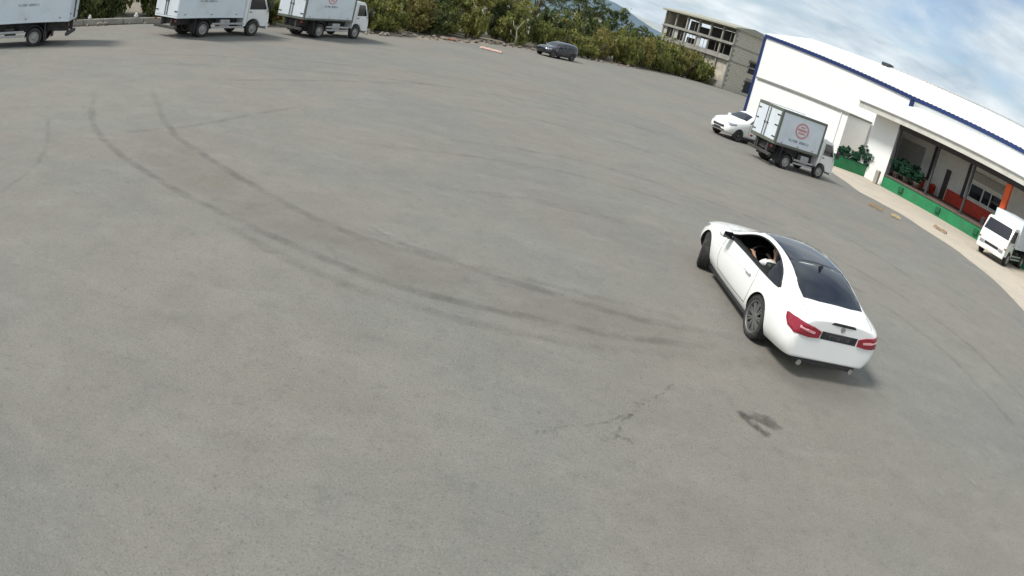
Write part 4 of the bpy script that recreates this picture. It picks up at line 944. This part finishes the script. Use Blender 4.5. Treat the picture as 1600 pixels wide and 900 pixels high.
# ------------------------------------------------------------------ the driver
def skin_mesh(nodes, edges, level=2, m=None, rootv=0):
    me = bpy.data.meshes.new('skin'); me.from_pydata([n[:3] for n in nodes], edges, [])
    o = link('skin', me); o.modifiers.new('k', 'SKIN'); s = o.modifiers.new('s', 'SUBSURF'); s.levels = level
    sv = me.skin_vertices[0].data
    for i, n in enumerate(nodes): sv[i].radius = (n[3], n[4] if len(n) > 4 else n[3]); sv[i].use_root = (i == rootv)
    r = evaluated(o); bpy.data.objects.remove(o); r.shade_smooth(); r.materials.clear()
    if m: r.materials.append(m)
    return r
def make_driver():
    c, s = math.cos(1.7109), math.sin(1.7109)
    root = empty('person', (4.51, 9.185, 0), 1.7109, 'driver in a white shirt seated behind the open coupe window', 'person')
    Y = .37
    nd = [(.90, Y, .66, .13, .11), (.86, Y, .80, .125, .10), (.82, Y, .94, .15, .10), (.83, Y, 1.03, .055), (.85, Y, 1.08, .05), (.875, Y, 1.15, .085, .075), (.875, Y, 1.24, .075, .07)]
    ed = [(0, 1), (1, 2), (2, 3), (3, 4), (4, 5), (5, 6)]
    for q in (1, -1):
        b = len(nd)
        nd += [(.83, Y+q*.17, .98, .055), (1.02, Y+q*.22, .82, .045), (1.24, Y+q*.18, .86, .035), (1.36, Y+q*.165, .90, .026), (1.42, Y+q*.165, .92, .03, .018)]
        ed += [(2, b), (b, b+1), (b+1, b+2), (b+2, b+3), (b+3, b+4)]
        for i, (dy, ln) in enumerate(((-.030, .040), (-.010, .046), (.010, .043), (.028, .034))):
            f = len(nd); nd += [(1.46+ln*.3, Y+q*.165+dy, .935, .009), (1.475+ln*.6, Y+q*.165+dy, .915, .008)]; ed += [(b+4, f), (f, f+1)]
        f = len(nd); nd += [(1.43, Y+q*(.165-.045), .925, .010), (1.465, Y+q*(.165-.05), .90, .009)]; ed += [(b+3, f), (f, f+1)]
        l = len(nd)
        nd += [(.98, Y+q*.10, .63, .085), (1.36, Y+q*.14, .66, .062), (1.62, Y+q*.13, .50, .042), (1.72, Y+q*.13, .49, .035)]
        ed += [(0, l), (l, l+1), (l+1, l+2), (l+2, l+3)]
    link('body', skin_mesh(nd, ed, 2, SKIN), root)
    sh = [(.90, Y, .68, .15, .13), (.86, Y, .81, .145, .118), (.82, Y, .94, .168, .118), (.83, Y, 1.01, .075)]
    se = [(0, 1), (1, 2), (2, 3)]
    for q in (1, -1):
        b = len(sh); sh += [(.83, Y+q*.17, .98, .072), (.97, Y+q*.21, .86, .062)]; se += [(2, b), (b, b+1)]
    link('shirt', skin_mesh(sh, se, 2, SHIRT), root)
    tr = [(.90, Y, .65, .15, .12)]; te = []
    for q in (1, -1):
        b = len(tr); tr += [(.98, Y+q*.10, .635, .10), (1.36, Y+q*.14, .665, .075), (1.62, Y+q*.13, .51, .052)]; te += [(0, b), (b, b+1), (b+1, b+2)]
    link('trousers', skin_mesh(tr, te, 2, TROUSER), root)
    hr = [(.855, Y, 1.17, .088, .08), (.855, Y, 1.255, .08, .075)]
    link('hair', skin_mesh(hr, [(0, 1)], 2, HAIR), root)
    for q in (1, -1):
        MB().bbox(.945, .955, Y+q*.03-.012, Y+q*.03+.012, 1.19, 1.205, .004).build('eye', HAIR, root)
        MB().bbox(.86, .895, Y+q*.078-.008, Y+q*.078+.008, 1.15, 1.205, .007).build('ear', SKIN, root)
    MB().prism([(.945, 1.145), (.975, 1.15), (.95, 1.19)], 1, Y-.012, Y+.012).build('nose', SKIN, root)
    MB().bbox(.945, .956, Y-.022, Y+.022, 1.122, 1.13, .003).build('mouth', mat('lips', (.3, .12, .1), .5), root)
make_driver()

# ------------------------------------------------------------------ plants
def leaf_mesh(name, lobes, n, size, m, seed, flat=0.0):
    """leaf-sized folded faces spread through the volume of a set of lobes, in clumps"""
    rnd = random.Random(seed); vs = []; fs = []; tint = []
    tot = sum(l[3]*l[4]*l[5] for l in lobes)
    for (x, y, z, rx, ry, rz) in lobes:
        k = int(n*(rx*ry*rz)/tot); nc = max(5, k//26)
        for _ in range(nc):
            d = Vector((rnd.gauss(0, 1), rnd.gauss(0, 1), rnd.gauss(0, 1))).normalized(); r = rnd.uniform(.45, 1.06)
            cc = Vector((x+d.x*rx*r, y+d.y*ry*r, max(z+d.z*rz*r, .12))); tc_ = rnd.uniform(.15, .85)
            cr_ = rnd.uniform(.16, .34)*(rx+rz)/2
            for _ in range(26):
                e = Vector((rnd.gauss(0, 1), rnd.gauss(0, 1), rnd.gauss(0, .8)))*cr_*.55; p = cc+e
                if p.z < .03: continue
                no = (d+Vector((rnd.gauss(0, .7), rnd.gauss(0, .7), rnd.gauss(.35, .7)))).normalized()
                a = no.orthogonal().normalized(); a = Matrix.Rotation(rnd.uniform(0, 6.28), 3, no) @ a; b = no.cross(a)
                s = size*rnd.uniform(.6, 1.3); i = len(vs)
                vs += [p-a*s, p+b*s*.42+no*s*.12, p+a*s, p-b*s*.42+no*s*.12]
                fs += [(i, i+1, i+2), (i, i+2, i+3)]; t = min(1, max(0, tc_+rnd.gauss(0, .14))); tint += [t, t]
    me = bpy.data.meshes.new(name); me.from_pydata([tuple(v) for v in vs], [], fs)
    me.attributes.new('tint', 'FLOAT', 'FACE').data.foreach_set('value', tint)
    me.materials.append(m); return me
def stems_mesh(name, n, h, spread, seed, r0=.05):
    rnd = random.Random(seed); mb = MB()
    for k in range(n):
        a = rnd.uniform(0, 6.28); p = [Vector((math.cos(a)*.12*rnd.random(), math.sin(a)*.12*rnd.random(), -.05))]
        for j in range(4): p.append(p[-1]+Vector((math.cos(a)*spread*.25+rnd.gauss(0, .06), math.sin(a)*spread*.25+rnd.gauss(0, .06), h*.24)))
        mb.tube(p, r0*rnd.uniform(.6, 1), 6, r0*.25)
    return mb.mesh(name, True, BARK)
BUSH = []
for v in range(7):
    rnd = random.Random(100+v); lob = []
    for k in range(rnd.randint(5, 8)):
        a = rnd.uniform(0, 6.28); d = rnd.uniform(0, .75); h = rnd.uniform(.45, 1.0)
        lob.append((math.cos(a)*d, math.sin(a)*d, h*.62, rnd.uniform(.38, .62), rnd.uniform(.38, .62), rnd.uniform(.3, .5)*h+.12))
    BUSH.append((leaf_mesh('foliage', lob, (4200, 3600, 5200, 3000, 4600, 4200, 3400)[v], (.062, .075, .05, .085, .055, .062, .08)[v], LEAFY if v == 2 else LEAF if v < 5 else LEAFD, v), stems_mesh('stems', 7, .9, .7, v, .03)))
def bush(x, y, r, h, v, label, group, seed=0):
    o = empty('bush', (x, y, 0), seed*1.7, label, 'bush', group); o.scale = (r, r, h)
    link('foliage', BUSH[v][0], o); link('stems', BUSH[v][1], o); return o
rnd = random.Random(77); cnt = 0
def zone(q):
    for lim, where in ((30.5, 'between the first two parked trucks'), (42, 'behind the parked trucks'), (56, 'along the rubble strip'), (67, 'round the black car'), (82, 'past the black car'), (200, 'before the unfinished building')):
        if q.y < lim: return where
P = [Vector(p) for p in EDGE]
for i in range(2, len(P)-1):
    a, b = P[i], P[i+1]; L = (b-a).length; nn = Vector((-(b-a).y, (b-a).x)).normalized()
    n = max(1, round(L/2.1))
    for k in range(n):
        q = a+(b-a)*(k+rnd.random()*.6)/n
        far = q.y/60.0
        o1 = rnd.uniform(2.2, 3.6)+(1.0 if 44 < q.y < 62 else 0)
        v = rnd.choice((0, 1, 2, 3, 4, 4, 5)) if q.y > 34 else rnd.choice((5, 6, 6, 3))
        h = rnd.uniform(2.1, 3.2)*(1.12 if q.y < 45 else 1.0)*(1.25 if q.y > 76 else 1.0); p = q+nn*o1
        if p.x > 20.5: continue
        bush(p.x, p.y, rnd.uniform(1.5, 2.1), h, v, 'leafy olive bush in the front row '+zone(q), 'front row bushes '+zone(q), cnt); cnt += 1
        if k % 2 == 0 or q.y < 50:
            p = q+nn*(o1+rnd.uniform(2.6, 4.4)); h = rnd.uniform(3.4, 4.8) if q.y < 66 else rnd.uniform(3.4, 4.6)
            if p.x > 17: continue
            bush(p.x, p.y, rnd.uniform(2.0, 2.6), h, rnd.choice((1, 3, 5, 6, 6)), 'taller dark bush in the back row '+zone(q), 'back row bushes '+zone(q), cnt); cnt += 1
for k, (x, y, r_, h) in enumerate(((9.6, 90, 2.3, 4.2), (11.4, 93, 2.5, 4.6), (13.6, 95, 2.4, 4.5), (15.2, 94.5, 2.2, 4.0), (16.8, 96, 2.2, 3.9), (18.6, 97.5, 2.0, 3.4))):
    bush(x, y, r_, h, (1, 3, 0, 2, 4, 3)[k], 'high bush covering the foot of the unfinished building', 'bushes at the unfinished building', 300+k)
def tree(x, y, h, r, seed, label, m=LEAFD, slim=False):
    rn = random.Random(seed); o = empty('tree', (x, y, 0), rn.random()*6, label, 'tree'); mb = MB(); lob = []
    th = h*.45; top = Vector((rn.gauss(0, .15), rn.gauss(0, .15), th))
    mb.tube([(0, 0, -.1), (.03, .02, th*.5), top], .16*h/6, 8, .09*h/6)
    for k in range(9):
        a = 6.28*k/9+rn.uniform(-.3, .3); d = r*rn.uniform(.35, .85); e = Vector((math.cos(a)*d, math.sin(a)*d, h*rn.uniform(.5, .92)))
        st = Vector((0, 0, th*rn.uniform(.6, 1))); mid = st.lerp(e, .5)+Vector((0, 0, .15*h*rn.random()))
        mb.tube([st, mid, e], .06*h/6, 6, .015); lob.append((e.x, e.y, e.z, r*rn.uniform(.3, .48), r*rn.uniform(.3, .48), h*rn.uniform(.09, .16)))
    lob.append((0, 0, h*.88, r*.4, r*.4, h*.12))
    mb.build('trunk', BARK, o, True); link('crown', leaf_mesh('crown', lob, 7000, .12, m, seed), o); return o
tree(-5.6, 82, 8.6, 4.2, 1, 'broad dark tree cut by the frame top behind the parked black car')
tree(-0.2, 86, 8.0, 3.2, 2, 'dark tree standing at the gap of sky behind the black car')
tree(3.7, 88, 6.6, 1.7, 3, 'narrow dark tree against the bright cloud')
tree(8.2, 92, 5.4, 2.2, 4, 'small dark tree between the sky gap and the unfinished building')
tree(-13.5, 66, 7.5, 3.8, 5, 'green tree behind the thicket, over the rubble strip', LEAF)
tree(-22, 58, 7.5, 4.2, 6, 'dark tree behind the truck with the red emblem')
tree(-29, 42, 7.0, 4.0, 8, 'dark tree behind the second parked box truck')
tree(-9.5, 74, 8.2, 3.6, 9, 'green tree filling the thicket top above the pale dead trunk', LEAF)
tree(-17.5, 60, 6.8, 3.6, 10, 'green tree behind the thicket near the truck with the red emblem', LEAF)
tree(-34, 33, 6.5, 3.8, 11, 'dark tree behind the kerb at the first parked truck')
tree(-25, 50, 6.8, 3.8, 12, 'olive tree showing between the second and third parked trucks', LEAF)
tree(-10.6, 58.5, 5.6, 2.6, 13, 'leafy tree over the rubble strip, first from the pale dead trunk', LEAF)
tree(-13.2, 54.5, 5.4, 2.6, 14, 'leafy tree over the rubble strip, second from the pale dead trunk', LEAFD)
tree(-7.6, 65.5, 6.2, 2.8, 15, 'olive tree right behind the pale dead trunk', LEAF)
# bleached dead stump at the thicket edge
ds = MB(); ds.tube([(0, 0, -.05), (.05, .05, .8), (-.1, .1, 1.5), (.18, .1, 2.1), (.42, 0, 2.5)], .09, 8, .03); ds.tube([(-.08, .1, 1.4), (-.45, .05, 1.8), (-.6, 0, 2.3)], .07, 6, .03); ds.tube([(.0, .05, .7), (-.5, -.1, 1.0), (-.62, -.1, 1.4)], .06, 6, .03)
o = ds.build('dead_tree', PALEWOOD, None, True, loc=(-5.3, 60.6, 0)); tag(o, 'bleached bare forked trunk standing at the edge of the thicket', 'dead tree')
# rubble and rubbish along the verge
rb = MB(); rnd = random.Random(9)
for i in range(2, 11):
    a, b = P[i], P[i+1]; nn = Vector((-(b-a).y, (b-a).x)).normalized()
    for k in range(26):
        q = a+(b-a)*rnd.random()+nn*rnd.uniform(.0, 2.2); s = rnd.uniform(.05, .22)
        if a.y > 40 and a.y < 60: s *= 1.1
        M = Matrix.Translation((q.x, q.y, s*.22)) @ Matrix.Rotation(rnd.uniform(0, 6), 4, (rnd.random(), rnd.random(), 1))
        rb.bbox(-s, s, -s*rnd.uniform(.4, .9), s*rnd.uniform(.4, .9), -s*.4, s*.5, s*.25, M)
tag(rb.build('rubble', STONE), 'broken stones scattered along the soil verge', 'rubble', kind='stuff')
def bent_plate(name, x, y, rz, l, w_, m, label, cat, seed):
    mb = MB(); vs = []; fs = []; n = 10
    for i in range(n+1):
        u = -l/2+l*i/n; z = .06+.10*abs(noise.noise(Vector((i*.35, seed, 0)))); ww = w_*(1+.4*noise.noise(Vector((i*.5, seed, 3))))
        vs += [(u, -ww/2, z), (u, 0, z+.10), (u, ww/2, z), (u, ww/2, z-.03), (u, 0, z+.06), (u, -ww/2, z-.03)]
    for i in range(n):
        for k in range(6): fs.append((i*6+k, i*6+(k+1) % 6, (i+1)*6+(k+1) % 6, (i+1)*6+k))
    fs += [tuple(range(5, -1, -1)), tuple(n*6+k for k in range(6))]
    mb.add(vs, fs); return tag(mb.build(name, m, None, loc=(x, y, 0), rot=(0, 0, rz)), label, cat)
bent_plate('plastic_scrap', -5.75, 48.4, R(-12), 1.7, .3, PINKPL, 'faded pink plastic scrap lying flat near the far edge', 'debris', 1)
bent_plate('plastic_scrap', -9.3, 50.3, R(20), 1.4, .4, mat('dull_red_scrap', (.24, .11, .08), .7, var=.2), 'dull red scrap lying among the rubble stones', 'debris', 2)
bent_plate('wooden_board', 15.2, 27.8, R(-38), .8, .09, RUST, 'rusty brown board lying on the asphalt by the apron edge', 'debris', 3)
bent_plate('wooden_board', 16.1, 27.2, R(-20), .5, .14, mat('yellow_scrap', (.36, .28, .15), .8, var=.2), 'short yellowish scrap at the end of the rusty board', 'debris', 4)
bent_plate('wooden_board', 20.3, 29.2, R(-60), .9, .14, RUST, 'brown scrap on the apron before the green platform', 'debris', 5)
# low kerb wall behind the trucks
kb = MB(); a, b = Vector((-27.6, 24.6, 0)), Vector((-22.3, 31.6, 0)); d = (b-a).normalized(); ang = math.atan2(d.y, d.x)
ke = empty('kerb_wall', a, ang, 'low pale concrete kerb between the first two parked trucks', 'kerb')
for k in range(7): MB().bbox(k*1.25, k*1.25+1.22, 0, .3, 0, .32, .02).build('kerb_stone', KERB, ke)
for k, (t_, s) in enumerate(((.33, .16), (.47, .2), (.8, .24))):
    q = a.lerp(b, t_)+Vector((-d.y, d.x, 0))*.15
    mb = MB(); mb.lathe([(0, 0), (s*.5, .02), (s*.6, s*.5), (s*.3, s*.9), (s*.34, s*1.2), (0, s*1.15)], 9, 2)
    for i, v in enumerate(mb.v): mb.v[i] = (v[0]*(1+.3*noise.noise(Vector(v)*9)), v[1], v[2])
    tag(mb.build('litter_bag', LITTER, None, True, loc=(q.x, q.y, .32)), ('small knotted white bag at the low end of the kerb', 'knotted white bag on the middle of the kerb', 'tallest white bag on the kerb beside the second truck')[k], 'litter')
# planter wall with clipped shrubs, pots on the dock
pw = empty('planter', (18.0, 40.15, 0), math.atan2(.75, 3.3), 'low green painted planter wall between the annex and the loading dock', 'planter')
MB().bbox(-.6, 3.3, 0, .25, 0, .75, .02).build('wall', GREEN, pw); MB().bbox(-.62, 3.32, -.02, .27, .752, .80, .015).build('coping', MATS['dark_green_block'], pw)
MB().bbox(-.5, 3.2, .26, .9, 0, .66, .02).build('soil', BROWN, pw)
pot_leaf = [leaf_mesh('foliage', [(0, 0, .5, .5, .45, .42), (.25, .1, .75, .3, .3, .3), (-.25, -.1, .6, .35, .3, .3)], 2600, .06, LEAFG, 200+v) for v in range(3)]
for k, (x, y, z, s, lb) in enumerate(((18.5, 40.6, .6, .95, 'clipped green shrub at the annex end of the planter'), (19.5, 40.85, .6, .9, 'low green shrub in the middle of the planter'), (20.55, 41.05, .6, 1.35, 'tallest green shrub at the dock end of the planter'))):
    o = empty('shrub', (x, y, z), k*1.1, lb, 'shrub'); o.scale = (s, s, s); link('foliage', pot_leaf[k], o); link('stems', BUSH[k][1], o).scale = (.5, .5, .5)
for k, (x, s, lb) in enumerate(((0.1, 1.15, 'bushy potted plant standing first after the wing wall on the dock'), (1.0, 1.3, 'bushy potted plant second from the wing wall on the dock'), (1.9, .9, 'smallest potted plant on the dock platform'))):
    X = dock(x, .9, PH); o = empty('potted_plant', X, k*2.1, lb, 'plant')
    m = MB(); m.lathe([(0, 0), (.2, 0), (.28, .36), (.3, .4), (.26, .4), (.24, .34), (0, .34)], 20, 2); m.build('pot', BROWN, o, True)
    q = link('foliage', pot_leaf[k], o, None, (0, 0, .25)); q.scale = (s, s, s)
# red bin on the dock floor
m = MB(); m.lathe([(0, 0), (.2, 0), (.24, .55), (.26, .56), (.26, .62), (.1, .70), (0, .71)], 20, 2); X = dock(1.85, YB-.6, PH)
tag(m.build('waste_bin', RED, None, True, loc=X), 'small red bin on the dock floor by the dark door', 'bin')
# pale bollard at the platform corner
m = MB(); m.bbox(-.14, .14, -.14, .14, 0, .9, .03); X = dock(-.55, -.35); o = m.build('bollard', KERB, None, loc=(X[0], X[1], .006), rot=(0, 0, BROT)); tag(o, 'pale concrete bollard at the corner of the green platform', 'bollard')
# small pale house far behind the trees
hs = empty('house', (1.6, 150, 0), R(8), 'small pale far house glimpsed between the dark trees', 'house')
MB().box(-3, 3, 0, 6, 0, 5.6).build('wall', WALLWHITE, hs); MB().prism([(-3.4, 5.6), (3.4, 5.6), (0, 7.2)], 1, -.4, 6.4).build('roof', mat('grey_tiles', (.2, .18, .17), .9, var=.2), hs)
for x in (-1.8, .8): MB().bbox(x, x+1, -.05, -.003, 3.4, 4.6, .01).build('window', DARKVOID, hs)

# faint dust thrown up behind the sliding rear wheels
bm = bmesh.new(); bmesh.ops.create_icosphere(bm, subdivisions=3, radius=1)
for v in bm.verts: v.co *= 1+.22*noise.noise(v.co*1.7)
dm_ = bpy.data.meshes.new('dust'); bm.to_mesh(dm_); bm.free()
dust = link('dust', dm_, None, None, (4.75, 7.75, .16), (0, 0, R(12))); dust.scale = (1.35, .75, .26)
dmat = bpy.data.materials.new('dust_air'); dmat.use_nodes = True; t = dmat.node_tree; t.nodes.clear()
vo = N(t, 'ShaderNodeVolumePrincipled'); vo.inputs['Color'].default_value = (.62, .58, .50, 1); vo.inputs['Anisotropy'].default_value = .2
co = N(t, 'ShaderNodeTexCoord'); ln = N(t, 'ShaderNodeVectorMath', operation='LENGTH'); t.links.new(co.outputs['Object'], ln.inputs[0])
mr_ = N(t, 'ShaderNodeMapRange'); mr_.inputs['From Min'].default_value = 1.0; mr_.inputs['From Max'].default_value = .2; mr_.inputs['To Max'].default_value = .9
t.links.new(ln.outputs['Value'], mr_.inputs['Value']); nz_ = N(t, 'ShaderNodeTexNoise'); nz_.inputs['Scale'].default_value = 2.2; nz_.inputs['Detail'].default_value = 4
t.links.new(co.outputs['Object'], nz_.inputs['Vector']); mu = N(t, 'ShaderNodeMath', operation='MULTIPLY'); t.links.new(mr_.outputs[0], mu.inputs[0]); t.links.new(nz_.outputs['Fac'], mu.inputs[1])
t.links.new(mu.outputs[0], vo.inputs['Density']); t.links.new(vo.outputs[0], N(t, 'ShaderNodeOutputMaterial').inputs['Volume'])
dm_.materials.append(dmat); tag(dust, 'faint dust low on the asphalt behind the sliding white coupe', 'dust', kind='stuff')
